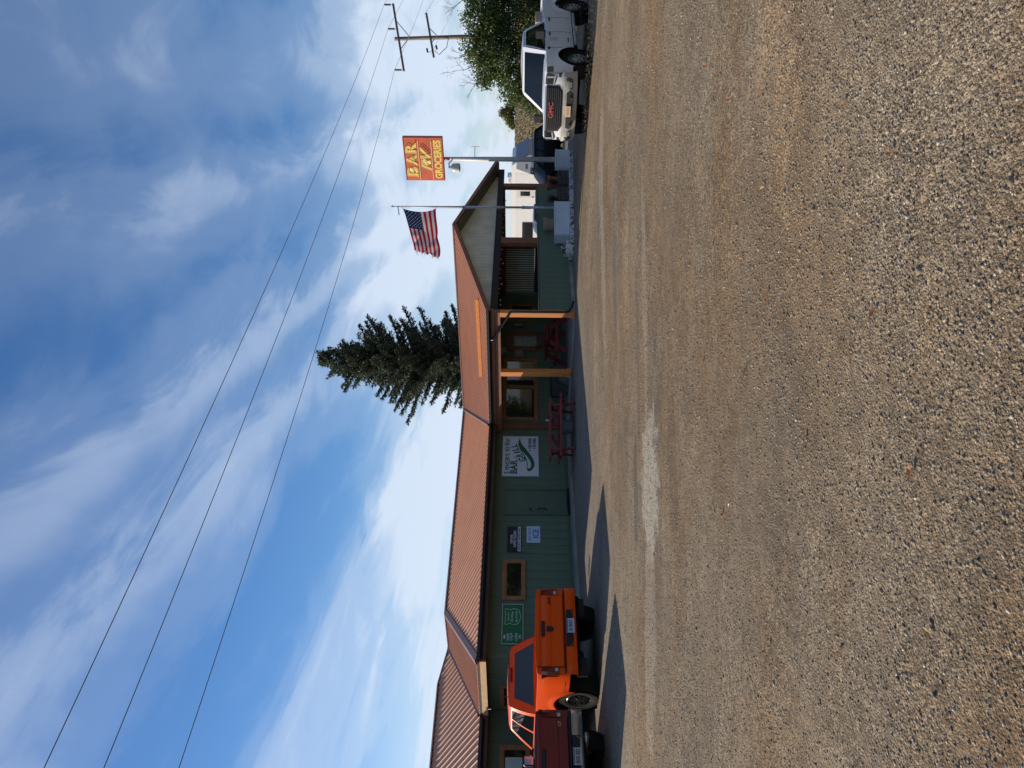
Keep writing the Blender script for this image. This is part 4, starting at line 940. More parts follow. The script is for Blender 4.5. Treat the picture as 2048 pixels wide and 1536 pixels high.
class Car:
    def __init__(s, name, label, loc, rz, m_, wb=3.57, fo=.95, ro=1.20, hw=.985, sill=.46, belt=1.20, bed=1.22, hood=1.18, rw=.40, ra=.52, tw=.27, cab=(1.05, 3.0), roof=1.88, rake=(.75, .14), wt=.70, wbelt=.90, suv=False, nose=.06, flare=.03, track=.82, fdrop=.10):
        s.__dict__.update(locals()); del s.__dict__['s']
        s.o = empty(name, loc, rz); tag(s.o, label, 'car' if suv else 'pickup truck')
        s.body()
    def halfw(s, x, z):
        xf, xr = s.wb+s.fo, -s.ro; w = s.hw
        k = max(0, (x-(xf-.8))/.8); w -= .10*k*k
        k = max(0, ((xr+.35)-x)/.35); w -= .045*k*k
        zz_ = (z-s.sill)/(s.bed-s.sill)
        w -= .055*max(0, .35-zz_)**1.3*2.0
        w -= .05*max(0, zz_-.72)**1.5*3.0
        for xw in (0, s.wb):
            d = math.hypot(x-xw, z-s.rw)-s.ra
            w += s.flare*math.exp(-(d/.085)**2) if d > -.02 else s.flare
        return w
    def zbot(s, x):
        zb_ = s.sill
        if x > s.wb+s.ra: zb_ += .06
        if x < -s.ra: zb_ += .12
        for xw in (0, s.wb):
            d = abs(x-xw)
            if d < s.ra: zb_ = max(s.sill, s.rw+math.sqrt(s.ra**2-d*d)*.98)
        return zb_
    def ztop(s, x):
        c0, c1 = s.cab
        if x < c0: return s.bed if not s.suv else s.belt
        if x < c1: return s.belt
        k = (x-c1)/(s.wb+s.fo-c1); return s.belt+(s.hood-s.belt)*min(1, k*2)-s.fdrop*max(0, k-.55)**2*5
    def body(s):
        xf, xr = s.wb+s.fo, -s.ro; c0, c1 = s.cab
        xs_ = list(np.linspace(xr, xf, 30))+[c0-.02, c0+.02]
        for xw in (0, s.wb):
            xs_ += [xw+s.ra*math.cos(a) for a in np.linspace(0, math.pi, 23)]+[xw-s.ra-.012, xw+s.ra+.012]
        if not s.suv: xs_ += [xr+.06, xr+.061, c0-.10, c0-.099]
        xs_ = sorted(set(round(x, 4) for x in xs_)); NS = 11; rows = []
        for x in xs_:
            zb_, zt_ = s.zbot(x), s.ztop(x); half = []
            for i in range(NS):
                z = zb_+(zt_-zb_)*i/(NS-1); half.append((x, s.halfw(x, z), z))
            wt_ = half[-1][1]
            if (not s.suv) and x < c0-.0995 and x > xr+.0605:
                half += [(x, wt_-.02, zt_+.012), (x, wt_-.075, zt_+.012), (x, wt_-.085, zt_-.05), (x, wt_-.10, s.sill+.30), (x, .3, s.sill+.30), (x, 0, s.sill+.30)]
            else:
                cr_ = .045 if x > c1 else .02
                k = max(0, (x-(xf-.25))/.25)
                half += [(x, wt_-.03, zt_+.018), (x, wt_*.86, zt_+.03), (x, wt_*.66, zt_+.03+cr_*.6), (x, wt_*.45, zt_+.03+cr_*.8), (x, wt_*.2, zt_+.03+cr_), (x, 0, zt_+.03+cr_)]
            rows.append(half+[(p[0], -p[1], p[2]) for p in half[::-1][1:]])
        mb = MB(); mb.grid(rows, 0, True)
        for r_ in (rows[0], rows[-1]):
            n_ = len(r_); h_ = n_//2; fc = [(i, i+1, n_-2-i, n_-1-i) for i in range(h_-1)]+[(h_-1, h_, h_+1)]
            mb.add(r_, [f[::-1] for f in fc] if r_ is rows[-1] else fc)
        s.bodyo = mb.build('body', s.m_, s.o, True, ang=38)
        # underside, wheel wells
        ub = MB().bx(xr+.12, xf-.2, -s.hw+.28, s.hw-.28, s.sill-.10, s.sill+.20)
        for xw in (0, s.wb):
            for sy in (-1, 1):
                ub.lathe([(s.ra-.01, .60*sy), (s.ra-.01, (s.hw-.03)*sy)], 26, (xw, 0, s.rw), 'y')
        ub.bx(.02, s.wb-.02, -.45, .45, s.sill-.2, s.sill)
        ub.tube([(0, -.7, s.rw), (0, .7, s.rw)], .06, 8).lathe([(0, -.14), (.14, -.1), (.16, 0), (.14, .1), (0, .14)], 12, (0, 0, s.rw), 'y')
        ub.build('underbody', M_under, s.o)
        s.cabin()
    def ring(s, h):
        c0, c1 = s.cab; zb_, zr_ = s.belt+.02, s.roof
        e = h**1.0; z = zb_+(zr_-zb_)*h
        xr_ = c0+s.rake[1]*h; xf_ = c1-s.rake[0]*h; w = s.wbelt+(s.wt-s.wbelt)*h
        if h > .9: k = (h-.9)/.1; w -= .05*k*k; xr_ += .05*k*k; xf_ -= .07*k*k
        return xr_, xf_, w, z
    def surf(s, side, a, h, off=0.0):
        xr_, xf_, w, z = s.ring(h)
        if side in ('L', 'R'):
            y = w+off-.035*(2*a-1)**2*0+.02*math.sin(math.pi*h); x = xr_+(xf_-xr_)*a
            return Vector((x, y if side == 'L' else -y, z))
        y = (a-.5)*2*w; bow = 1-(2*a-1)**2
        if side == 'F': return Vector((xf_+.10*bow+off, -y, z+off*.6))
        return Vector((xr_-.05*bow-off, y, z))
    def cabin(s):
        hs = [0, .12, .25, .4, .55, .7, .82, .9, .95, 1.0]; na = 12; mb = MB()
        for side in 'LRFB':
            P = [[s.surf(side, i/na, h) for i in range(na+1)] for h in hs]
            mb.grid(P, 0, side in 'LFB' if side != 'F' else True)
        # roof
        P = []
        for i in range(na+1):
            row = []
            for j in range(9):
                b = j/8; l = s.surf('L', i/na, 1.0); y = l.y*(1-2*b); bf = s.surf('F', 1-b, 1.0); bb = s.surf('B', 1-b, 1.0)
                x = bb.x+(bf.x-bb.x)*(i/na); row.append((x, y, l.z+.05*(1-(2*b-1)**2)*math.sin(math.pi*min(1, .15+i/na*.7))))
            P.append(row)
        mb.grid(P)
        s.cabo = mb.build('cab', s.m_, s.o, True, ang=30)
        bpy_me = s.cabo.data
    def glass(s, side, pts, name='window', m_=None, off=.006, parent=None, k=7):
        """pts: four (a,h) corners, counter-clockwise"""
        P = []
        for i in range(k+1):
            u = i/k; row = []
            for j in range(k+1):
                v = j/k
                a = (pts[0][0]*(1-u)+pts[1][0]*u)*(1-v)+(pts[3][0]*(1-u)+pts[2][0]*u)*v
                h = (pts[0][1]*(1-u)+pts[1][1]*u)*(1-v)+(pts[3][1]*(1-u)+pts[2][1]*u)*v
                row.append(s.surf(side, a, h, off))
            P.append(row)
        return MB().grid(P).build(name, m_ or M_carglass, parent or s.o, True)
    def wheel(s, x, y, m_rim, spokes=8, style='spoke', m_tyre=None, rimr=.62):
        e = empty('wheel', (x, y, s.rw), 0, s.o); sy = 1 if y > 0 else -1; r, w = s.rw, s.tw
        pr_ = [(r*rimr, -w*.42), (r*.80, -w*.52), (r*.93, -w*.48), (r*.995, -w*.36), (r, -w*.2), (r*.985, -w*.19), (r*.985, -w*.15), (r, -w*.14), (r, w*.14), (r*.985, w*.15), (r*.985, w*.19), (r, w*.2), (r*.995, w*.36), (r*.93, w*.48), (r*.80, w*.52), (r*rimr, w*.42)]
        tb_ = MB().lathe(pr_, 40, axis='y')
        for k in range(40):
            a = 2*math.pi*k/40; c, s_ = math.cos(a), math.sin(a)
            for q in (-1, 1): tb_.box((c*r*.965, q*w*.44, s_*r*.965), (.035, w*.16, .05), Matrix.Rotation(-a, 3, 'Y'))
        tb_.build('tyre', m_tyre or M_rubber, e, True, ang=35)
        rb = MB().lathe([(r*rimr, w*.42*sy), (r*rimr*.97, w*.44*sy), (r*rimr*.92, w*.30*sy), (r*rimr*.88, w*.05*sy), (0, w*.03*sy)], 32, axis='y')
        yo = w*.34*sy
        if style == 'spoke':
            for k in range(spokes):
                a = 2*math.pi*k/spokes
                for da in (-.09, .09):
                    p = Vector((math.cos(a+da*.5)*r*.10, yo, math.sin(a+da*.5)*r*.10)); q = Vector((math.cos(a+da*1.8)*r*rimr*.93, yo*1.02, math.sin(a+da*1.8)*r*rimr*.93)); rb.bar(p, q, .03, .028, 0, (0, 1, 0))
        else:
            rb.lathe([(r*rimr*.90, yo*.9), (r*rimr*.75, yo*1.15), (r*.30, yo*.95), (r*.2, yo*1.2), (r*.17, yo*1.35), (0, yo*1.38)], 28, axis='y')
        rb.lathe([(0, yo*1.3), (r*.13, yo*1.28), (r*.15, yo*.9)], 16, axis='y')
        rb.build('rim', m_rim, e, True, ang=30)
        if style != 'spoke':
            hb_ = MB()
            for k in range(10):
                a = 2*math.pi*k/10; c = Vector((math.cos(a)*r*.47, yo*1.10, math.sin(a)*r*.47)); hb_.lathe([(0, .012*sy), (.034, .012*sy), (.036, -.01*sy)], 10, c, 'y')
            hb_.build('rim_holes', M_black, e)
    def wheels(s, m_rim, **k):
        for x in (0, s.wb):
            for y in (-1, 1): s.wheel(x, y*s.track, m_rim, **k)
    def seam(s, x, z0, z1, side=1, n=10, z_line=None):
        pts = []
        for i in range(n+1):
            z = z0+(z1-z0)*i/n; pts.append((x, side*(s.halfw(x, z)+.0005), z))
        MB().tube(pts, .006, 5).build('door_seam', M_under, s.o)
    def hseam(s, x0, x1, z, side=1, n=14):
        MB().tube([(x0+(x1-x0)*i/n, side*(s.halfw(x0+(x1-x0)*i/n, z)+.0005), z) for i in range(n+1)], .006, 5).build('door_seam', M_under, s.o)
    def handle(s, x, z, side, m_):
        y = side*(s.halfw(x, z)+.02); MB().box((x, y, z), (.20, .035, .045), None, 0, .012).build('door_handle', m_, s.o)
    def mirror(s, x, side, m_, big=1.0):
        y0 = side*(s.wbelt+.02); z = s.belt+.10
        MB().bar((x, y0, z-.05), (x-.02, y0+side*.17, z), .06, .05).build('mirror_arm', m_, s.o)
        e = MB().box((x-.03, y0+side*(.17+.11*big), z+.06), (.12, .20*big, .22*big), None, 0, .035).build('mirror', m_, s.o)
        MB().box((x-.094, y0+side*(.17+.11*big), z+.06), (.006, .16*big, .18*big)).build('mirror_glass', M_chrome, e)
    def light(s, name, x0, x1, z0, z1, side, m_, out=.012, k=6, parent=None):
        """lamp patch on the flank"""
        P = [[(x0+(x1-x0)*i/k, side*(s.halfw(x0+(x1-x0)*i/k, z0+(z1-z0)*j/k)+out*(1 if 0 < i < k and 0 < j < k else .1)), z0+(z1-z0)*j/k) for i in range(k+1)] for j in range(k+1)]
        return MB().grid(P, 0, side > 0).build(name, m_, parent or s.o, True)
def rear_end(c, m_body, m_bump, m_gate=None, plate=None, style='ram'):
    xr = -c.ro; hw = c.halfw(xr, .95)
    gw = hw-.17; zt_, zb_ = c.bed+.015, c.sill+.22
    g_ = MB(); P = []
    prof = [(0, zb_), (.018, zb_+.02), (.022, zb_+.12), (.020, zb_+.22), (.006, zb_+.235), (.006, zb_+.25), (.020, zb_+.27), (.022, zb_+.40), (.004, zb_+.43), (.004, zb_+.46), (.022, zb_+.49), (.03, zt_-.02), (.02, zt_), (-.05, zt_)] if style == 'ram' else [(0, zb_), (.018, zb_+.02), (.02, zb_+.16), (.012, zb_+.17), (.012, zb_+.18), (.02, zb_+.19), (.022, zt_-.12), (.03, zt_-.05), (.02, zt_), (-.05, zt_)]
    ny = 14
    for d, z in prof: P.append([(xr-d-.004-.02*(1-((j/ny)*2-1)**2), (j/ny*2-1)*gw, z) for j in range(ny+1)])
    g_.grid(P, 0, True); go = g_.build('tailgate', m_gate or m_body, c.o, True, ang=35)
    MB().bx(xr-.012, xr+.02, -gw-.012, -gw-.002, zb_, zt_).bx(xr-.012, xr+.02, gw+.002, gw+.012, zb_, zt_).bx(xr-.05, xr+.03, -hw+.05, hw-.05, zb_-.025, zb_-.004).build('tailgate_gap', M_under, c.o)
    MB().bx(xr-.075, xr-.045, -.17, .17, zt_-.16, zt_-.085, 0, .012).build('handle', M_black, go)
    # tail lamps wrap the corners
    for sy in (-1, 1):
        z0, z1 = (zb_+.11, zb_+.46)
        mb = MB(); P = []
        yo = [gw+.02, gw+.07, hw-.035, hw+.004, hw+.014]; xo = [-.016, -.018, -.014, .02, .15]
        for j in range(6):
            z = z0+(z1-z0)*j/5; dd = .006 if j in (0, 5) else .014
            P.append([(xr+a-dd*.4, sy*(b_+dd*.3), z) for a, b_ in zip(xo, yo)])
        mb.grid(P, 0, sy < 0); tl = mb.build('tail_lamp', M_tail, c.o, True)
        MB().box((xr-.024, sy*(gw+.062), z0+.055), (.008, .07, .06), None, 0, .004).build('reverse_lens', M_clear, tl)
    # bumper
    zb0, zb1 = c.sill-.03, c.sill+.185
    mb = MB(); n = 24; P = []
    for (d, z) in ((.0, zb1), (.10, zb1), (.125, zb1-.02), (.13, zb1-.09), (.125, zb0+.05), (.10, zb0), (.0, zb0+.01)):
        row = []
        for j in range(n+1):
            q = j/n*2-1; y = q*(hw+.005); k = max(0, (abs(q)-.84)/.16); zz_ = z
            if abs(y) < .36 and z >= zb1-.10 and d > .05: zz_ = z-.10*min(1, (.42-abs(y))/.10 if abs(y) > .32 else 1)
            row.append((xr-d*(1-.55*k*k)-.015*(1-q*q)+.02, y*(1-.01*k), zz_))
        P.append(row)
    mb.grid(P, 0, True)
    bo = mb.build('rear_bumper', m_bump, c.o, True, ang=40)
    MB().bx(xr-.122, xr+.0, -.40, .40, zb0+.055, zb1-.02).build('plate_recess', M_black, bo)
    if style != 'ram':
        MB().bx(xr-.15, xr-.02, -hw+.02, hw-.02, zb1-.002, zb1+.022, 0, .008).build('step_pad', M_black, bo)
    if plate:
        pl = MB().box((xr-.150, plate[1], zb0+.115), (.008, .31, .155), None, 0, .002).build('number_plate', plate[2], bo)
        tb_ = MB(); put_text(tb_, plate[0], 0, 0, 0, .25, .075, .02); Rz = Matrix.Rotation(R(-90), 3, 'Z')
        tb2 = MB(); tb2.add([(v := Rz @ Vector(p)) + Vector((xr-.156, plate[1], zb0+.112)) for p in tb_.v], tb_.f); tb2.build('lettering', plate[3], pl)
        MB().bx(xr-.156, xr-.1545, plate[1]-.14, plate[1]+.14, zb0+.17, zb0+.185).build('plate_band', plate[3], pl)
    return go, bo

# --- orange pickup, seen from behind
M_or = paint('orange_paint', (.84, .088, .006)); M_or.node_tree.nodes['Principled BSDF'].inputs['Specular IOR Level'].default_value = .14; M_or.node_tree.nodes['Principled BSDF'].inputs['Coat Weight'].default_value = .16
rc = Vector((-5.0, 15.5)); hd = Vector((-.707, .707)); ra_ = rc+hd*1.20
c = Car('pickup_truck', 'bright orange four-door pickup with black wheels, parked nose to the bar', (ra_.x, ra_.y, 0), math.atan2(hd.y, hd.x), M_or, bed=1.27, belt=1.24, hood=1.22, sill=.52, rw=.405, ra=.53, roof=1.86, cab=(.82, 3.02), rake=(.85, .16), wt=.66, wbelt=.90, tw=.29, track=.80)
c.glass('B', [(.09, .10), (.91, .10), (.86, .80), (.14, .80)], 'rear_window', m_=mat('rear_glass', (.006, .009, .018), .05, spec=.6)); c.glass('F', [(.06, .05), (.94, .05), (.90, .90), (.10, .90)], 'windshield')
sg = [(.07, .08), (.46, .08), (.47, .88), (.13, .88)]; sg2 = [(.52, .08), (.93, .08), (.90, .88), (.52, .88)]
for sd in 'LR': c.glass(sd, sg, 'side_window'); c.glass(sd, sg2, 'side_window')
c.wheels(mat('black_rim', (.02, .02, .021), .22, spec=.8), spokes=8, m_tyre=mat('worn_rubber', (.017, .015, .013), .85, var=.4, vscale=9, bump=.4, bscale=50, spec=.1)); 
go, bo = rear_end(c, M_or, M_or, plate=('HI WAY', -.03, mat('plate_blue', (.50, .56, .66), .5), mat('plate_ink', (.02, .03, .09), .5)))
xr = -c.ro
# badges on the tailgate
tb = MB(); sh_ = [(-.055, .075), (.055, .075), (.06, .0), (.04, -.05), (0, -.08), (-.04, -.05), (-.06, 0)]; plate_v = MB(); plate(plate_v, sh_, 0, .012)
Rz = Matrix.Rotation(R(-90), 3, 'Z')
def on_gate(mb, y, z, x=None): 
    n = MB(); n.add([Rz @ Vector(p)+Vector(((x if x is not None else xr-.050), y, z)) for p in mb.v], mb.f); return n
on_gate(plate_v, 0, 1.015).build('emblem', M_black, go)
tb = MB(); put_text(tb, '4x4', 0, 0, 0, .17, .06, .03, shear=.3); on_gate(tb, -.63, 1.03, xr-.040).build('lettering', M_black, go)
# high brake lamp, exhausts, fuel door, antenna, receipts in the rear glass
P_ = c.surf('B', .5, .92, .02); MB().box((P_.x, 0, P_.z), (.03, .34, .05), None, 0, .008).build('brake_lamp', M_tail, c.o)
for y in (-.70, .52): MB().lathe([(.055, 0), (.055, .32), (.045, .32), (.045, .02), (0, .02)], 16, (xr-.03, y, c.sill-.06), 'x').build('exhaust_tip', M_black, c.o, True)
MB().tube([(.55+.085*math.cos(a), c.halfw(.55, 1.05)+.001, 1.05+.075*math.sin(a)) for a in np.linspace(0, 6.283, 20)], .004, 5).build('fuel_door', M_under, c.o)
for x in (.9, 1.95, 3.0): c.seam(x, c.sill+.05, c.belt, 1)
c.seam(.78, c.sill+.02, c.bed, 1); c.hseam(-.95, -.56, .73, 1)
for sd in (-1, 1): c.mirror(2.75, sd, M_black, 1.1)
for x in (1.15, 2.1): c.handle(x, 1.10, 1, M_or)
MB().tube([(1.0, .45, c.roof+.02), (.93, .45, c.roof+.16)], .01, 5).build('antenna', M_black, c.o)
for y in (-.65, .65): MB().bx(xr+.25, xr+.27, y-.2, y+.2, .28, .52).build('mud_flap', M_black, c.o)

# --- dark red pickup at the left edge
M_dr = paint('dark_red_paint', (.17, .008, .014), ((.12, .09, .075), .3, .8, .2))
hd = Vector((-math.sin(R(53)), math.cos(R(53)))); axl = Vector((hd.y, -hd.x)); rc = Vector((-6.0, 14.15))-axl*.985; ra_ = rc+hd*1.22
c = Car('pickup_truck', 'dark red pickup with a chrome rear bumper at the left edge', (ra_.x, ra_.y, 0), math.atan2(hd.y, hd.x), M_dr, bed=1.30, belt=1.22, hood=1.2, sill=.52, rw=.40, roof=1.70, cab=(1.0, 3.0), ro=1.22, track=.80)
c.glass('B', [(.09, .10), (.91, .10), (.86, .80), (.14, .80)], 'rear_window'); c.glass('F', [(.06, .05), (.94, .05), (.90, .90), (.10, .90)], 'windshield')
for sd in 'LR': c.glass(sd, sg, 'side_window'); c.glass(sd, sg2, 'side_window')
c.wheels(mat('grey_rim', (.3, .3, .31), .35, metal=.7), style='disc')
go, bo = rear_end(c, M_dr, mat('dusty_chrome', (.50, .48, .45), .28, metal=.85, var=.2, vscale=3), plate=('EHX 022', 0.0, mat('plate_pale', (.45, .42, .42), .5), mat('plate_ink2', (.05, .05, .08), .5)), style='chev')
xr = -c.ro; tb = MB(); put_text(tb, 'LT', 0, 0, 0, .09, .05, .01); on_gate(tb, -.66, .90, xr-.035).build('badge', M_chrome, go)
MB().tube([(xr-.02, -.45, c.sill-.10), (.3, -.50, c.sill-.12)], .055, 10).build('exhaust_pipe', M_steel, c.o, True)
for y in (-1, 1): MB().box((-c.ro-.035, y*.89, 1.24), (.03, .05, .07)).build('reflector', M_tail, c.o)
MB().bx(-c.ro+.04, .95, .86, .93, c.bed+.013, c.bed+.035).bx(-c.ro+.04, .95, -.93, -.86, c.bed+.013, c.bed+.035).build('rail_cap', M_black, c.o)

# --- white pickup, seen from the front
M_wh = paint('white_car_paint', (.80, .80, .81), ((.42, .37, .30), .35, .95, .50))
M_whtop = M_wh
fl_ = Vector((8.84, 20.90)); rl_ = Vector((11.42, 23.30)); hd = (fl_-rl_).normalized(); lft = Vector((-hd.y, hd.x))
wbx = 3.55; fa = fl_-lft*.86; ra_ = fa-hd*wbx; zg_ = gz(ra_.x, ra_.y); 
c = Car('pickup_truck', 'dusty white pickup facing the lot, with a big black grille', (ra_.x, ra_.y, -.205), math.atan2(hd.y, hd.x), M_wh, wb=wbx, fo=.78, ro=1.22, hw=1.03, sill=.48, belt=1.24, bed=1.30, hood=1.24, rw=.41, ra=.53, roof=1.90, cab=(.95, 3.02), rake=(.80, .20), wt=.70, wbelt=.93, flare=.035, track=.85, fdrop=.05)
c.glass('F', [(.05, .03), (.95, .03), (.91, .90), (.09, .90)], 'windshield'); c.glass('B', [(.09, .10), (.91, .10), (.86, .80), (.14, .80)], 'rear_window')
for sd in 'LR':
    c.glass(sd, [(.09, .05), (.46, .05), (.47, .86), (.17, .86)], 'side_window', off=.004); c.glass(sd, [(.50, .05), (.93, .05), (.88, .86), (.505, .86)], 'side_window', off=.004)
    c.glass(sd, [(.05, .01), (.97, .01), (.90, .93), (.13, .93)], 'window_trim', M_black, off=.001)
c.wheels(mat('steel_rim', (.34, .33, .31), .5, metal=.4, var=.2), style='disc', m_tyre=M_rubber)
xf = c.wb+.95
def nosex(y): return xf-.075*(abs(y)/.95)**2-.0
def nose_plate(name, poly, m_, d0, parent, th=.03, sub=14):
    """plate on the nose: convex poly in (y,z); follows the curve of the front"""
    y0, y1 = min(p[0] for p in poly), max(p[0] for p in poly)
    st = sorted(set([round(p[0], 4) for p in poly]+[round(y0+(y1-y0)*i/sub, 4) for i in range(sub+1)])); lo = []; hi = []
    for y in st:
        yy = min(max(y, y0+1e-4), y1-1e-4); zs_ = []
        for i in range(len(poly)):
            (a0, b0), (a1, b1) = poly[i], poly[(i+1) % len(poly)]
            if abs(a1-a0) < 1e-9: continue
            t_ = (yy-a0)/(a1-a0)
            if 0 <= t_ <= 1: zs_.append(b0+t_*(b1-b0))
        lo.append((y, min(zs_))); hi.append((y, max(zs_)))
    def q(p, d): return (nosex(p[0])+d, p[0], p[1])
    mb = MB(); mb.grid([[q(p, d0-th) for p in lo], [q(p, d0) for p in lo], [q(p, d0) for p in hi], [q(p, d0-th) for p in hi]])
    for k in (0, -1): mb.add([q(lo[k], d0-th), q(lo[k], d0), q(hi[k], d0), q(hi[k], d0-th)], [(0, 1, 2, 3)])
    return mb.build(name, m_, parent)
def strip_poly(y0, y1, z0, z1, k=10): return [(y0+(y1-y0)*i/k, z0) for i in range(k+1)]+[(y1-(y1-y0)*i/k, z1) for i in range(k+1)]
# front panel (body colour) with grille opening frame
def sym(p): return p+[(-a, b) for a, b in p[::-1]]
front = MB(); P = []
for (d, z) in ((-.10, 1.285), (-.02, 1.265), (.03, 1.20), (.045, 1.10), (.05, .95), (.05, .84), (.03, .78), (-.1, .76)):
    P.append([(nosex((j/16*2-1)*.93)+d-.05*max(0, abs(j/16*2-1)-.8)*5*.5, (j/16*2-1)*.955, z) for j in range(17)])
P = [[(p[0], p[1], p[2]) for p in r_] for r_ in P]; P.insert(0, [(c.wb+.70, p[1]*.985, 1.30) for p in P[0]])
front.grid(P, 0, False); fo_ = front.build('front_panel', M_wh, c.o, True)
def octo(w, zt_, zb_, ct, cb, k=6): 
    top = [(-w+ct+(2*w-2*ct)*i/k, zt_) for i in range(k+1)]; bot = [(w-cb-(2*w-2*cb)*i/k, zb_) for i in range(k+1)]
    return top+[(w, zt_-ct*.6), (w, zb_+cb*.6)]+bot+[(-w, zb_+cb*.6), (-w, zt_-ct*.6)]
nose_plate('grille_surround', octo(.66, 1.26, .80, .05, .16), M_black, .062, c.o, .06)
gr_ = nose_plate('grille', octo(.625, 1.235, .825, .05, .14), mat('grille_dark', (.006, .006, .007), .5), .068, c.o)
for k in range(7):
    z = .865+.055*k; w = .60 if z > .95 else .60-(.95-z)*.9; nose_plate('grille_bar', strip_poly(-w, w, z-.012, z+.012), mat('grille_bar', (.035, .035, .036), .3, spec=.7), .088, gr_)
nose_plate('grille_trim', strip_poly(-.64, .64, 1.245, 1.285), mat('silver_trim', (.45, .48, .54), .3, metal=.5), .072, c.o)
tb = MB(); put_text(tb, 'GMC', 0, 0, 0, .46, .125, .02); Rz2 = Matrix.Rotation(R(90), 3, 'Z'); t2 = MB(); t2.add([Rz2 @ Vector(p)+Vector((xf+.100, 0, 1.115)) for p in tb.v], tb.f); t2.build('lettering', mat('badge_red', (.38, .085, .078), .4), gr_)
for sy in (-1, 1):
    pl = [(sy*.69, 1.275), (sy*.80, 1.272), (sy*.92, 1.26), (sy*.955, 1.20), (sy*.94, 1.05), (sy*.90, .97), (sy*.80, .99), (sy*.70, 1.02)]
    hl = nose_plate('headlamp', pl if sy > 0 else pl[::-1], mat('lamp_dark', (.05, .055, .06), .15, spec=.7), .068, c.o, .09)
    q = [(sy*.72, 1.22), (sy*.84, 1.21), (sy*.84, 1.08), (sy*.72, 1.085)]; nose_plate('lens', q if sy > 0 else q[::-1], mat('lamp_pod', (.02, .022, .026), .05, spec=.9), .076, hl, .012)
    q = [(sy*.70, 1.04), (sy*.92, 1.00), (sy*.93, 1.035), (sy*.70, 1.07)]; nose_plate('lens', q if sy > 0 else q[::-1], M_clear, .076, hl, .012)
    q = [(sy*.86, 1.24), (sy*.90, 1.235), (sy*.90, 1.05), (sy*.86, 1.06)]; nose_plate('lens', q if sy > 0 else q[::-1], M_clear, .076, hl, .012)
    c.light('headlamp_side', xf-.42, xf-.19, 1.06, 1.24, sy, mat('lamp_side', (.16, .13, .12), .12, spec=.8), .014); c.light('marker_lamp', xf-.38, xf-.25, 1.18, 1.23, sy, M_amber, .022)
    pl = [(sy*.80, .93), (sy*.97, .92), (sy*.96, .84), (sy*.82, .86)]; nose_plate('air_slot', pl if sy > 0 else pl[::-1], M_black, .04, c.o, .03)
# hood bulge and cowl
MB().bx(xf-1.45, xf-1.36, -.80, .80, 1.262, 1.29).build('cowl', M_black, c.o)
P = []
for i in range(13):
    a = i/12; x = xf-1.32+1.25*a; P.append([(x, (j/10*2-1)*(.46+.04*a), c.ztop(x)+.066+.028*(1-(j/10*2-1)**4)*math.sin(math.pi*min(1, .12+.88*a) if a < .5 else math.pi*.5)-.03*(a > .97)) for j in range(11)])
MB().grid(P).build('hood_bulge', M_wh, c.o, True)
# bumper: dusty grey with openings
M_bump = mat('dusty_bumper', (.25, .235, .20), .6, col2=(.40, .385, .345), vscale=3, vdetail=7)
mb = MB(); P = []
for (d, z) in ((-.06, .80), (.10, .79), (.135, .76), (.14, .66), (.12, .56), (.05, .42), (-.05, .40)):
    P.append([(nosex((j/18*2-1)*.95)+d-.16*max(0, abs(j/18*2-1)-.75)**2*16*.55, (j/18*2-1)*1.00, z+.02*((j/18*2-1)**2)) for j in range(19)])
mb.grid(P, 0, False); bo = mb.build('front_bumper', M_bump, c.o, True, ang=45)
nose_plate('lower_grille', [(-.50, .70), (.50, .70), (.55, .60), (.47, .52), (-.47, .52), (-.55, .60)], M_black, .152, bo, .05)
for sy in (-1, 1):
    pl = [(sy*.60, .70), (sy*.86, .72), (sy*.90, .64), (sy*.84, .54), (sy*.60, .55)]; nose_plate('fog_recess', pl if sy > 0 else pl[::-1], M_black, .135, bo, .05)
    pl = [(sy*.64, .67), (sy*.78, .67), (sy*.78, .57), (sy*.64, .57)]; nose_plate('fog_lamp', pl if sy > 0 else pl[::-1], mat('fog_grey', (.16, .17, .16), .3), .142, bo, .01)
    MB().tube([(xf+.10, sy*.42, .60), (xf+.20, sy*.42, .58), (xf+.20, sy*.36, .56), (xf+.10, sy*.36, .58)], .018, 8).build('tow_hook', M_black, bo, True)
pl_ = MB().box((xf+.175, -.0, .655), (.01, .31, .155), None, 0, .002).build('number_plate', mat('plate_tan', (.62, .42, .26), .5, var=.1, vscale=12), bo)
pb = MB(); [pb.box((xf+.181, -.10+.04*k, .655), (.003, .022, .07)) for k in range(6)]; pb.build('print', mat('plate_print', (.35, .28, .22), .5), pl_)
# flank details
M_blk2 = M_black
for x in (.98, 1.98, 3.02): c.seam(x, c.sill+.04, c.belt, 1)
for x in (1.12, 2.12): c.handle(x, 1.13, 1, M_blk2)
for sd in (-1, 1): c.mirror(2.72, sd, M_black, 1.25)
MB().tube([(.75, c.hw+.02, .42), (2.85, c.hw+.02, .42)], .045, 8).build('side_step', mat('step_grey', (.4, .39, .37), .5, var=.2), c.o, True)
tb = MB(); Rz3 = Matrix.Rotation(R(180), 3, 'Z')
db = MB()
for k, (dx_, dz_, w_) in enumerate(((0, .16, .22), (.02, .10, .18), (0, .03, .24), (-.01, -.03, .16))): db.box((2.45+dx_, c.halfw(2.45, .95+dz_)+.002, .95+dz_), (w_, .003, .014))
db.tube([(2.45+.10*math.cos(a), c.halfw(2.45, .93)+.002, .93+.10*math.sin(a)) for a in np.linspace(-.5, 3.6, 14)], .006, 5); db.build('door_decal', mat('decal_grey', (.30, .29, .27), .6), c.o)
MB().bx(2.35, 2.62, c.halfw(2.5, .62)-.002, c.halfw(2.5, .62)+.004, .60, .63).build('badge', M_black, c.o)
MB().bx(2.95, 3.12, c.halfw(3.0, 1.2)-.02, c.halfw(3.0, 1.2)+.008, 1.12, 1.20, 0, .01).build('fender_vent', M_black, c.o)
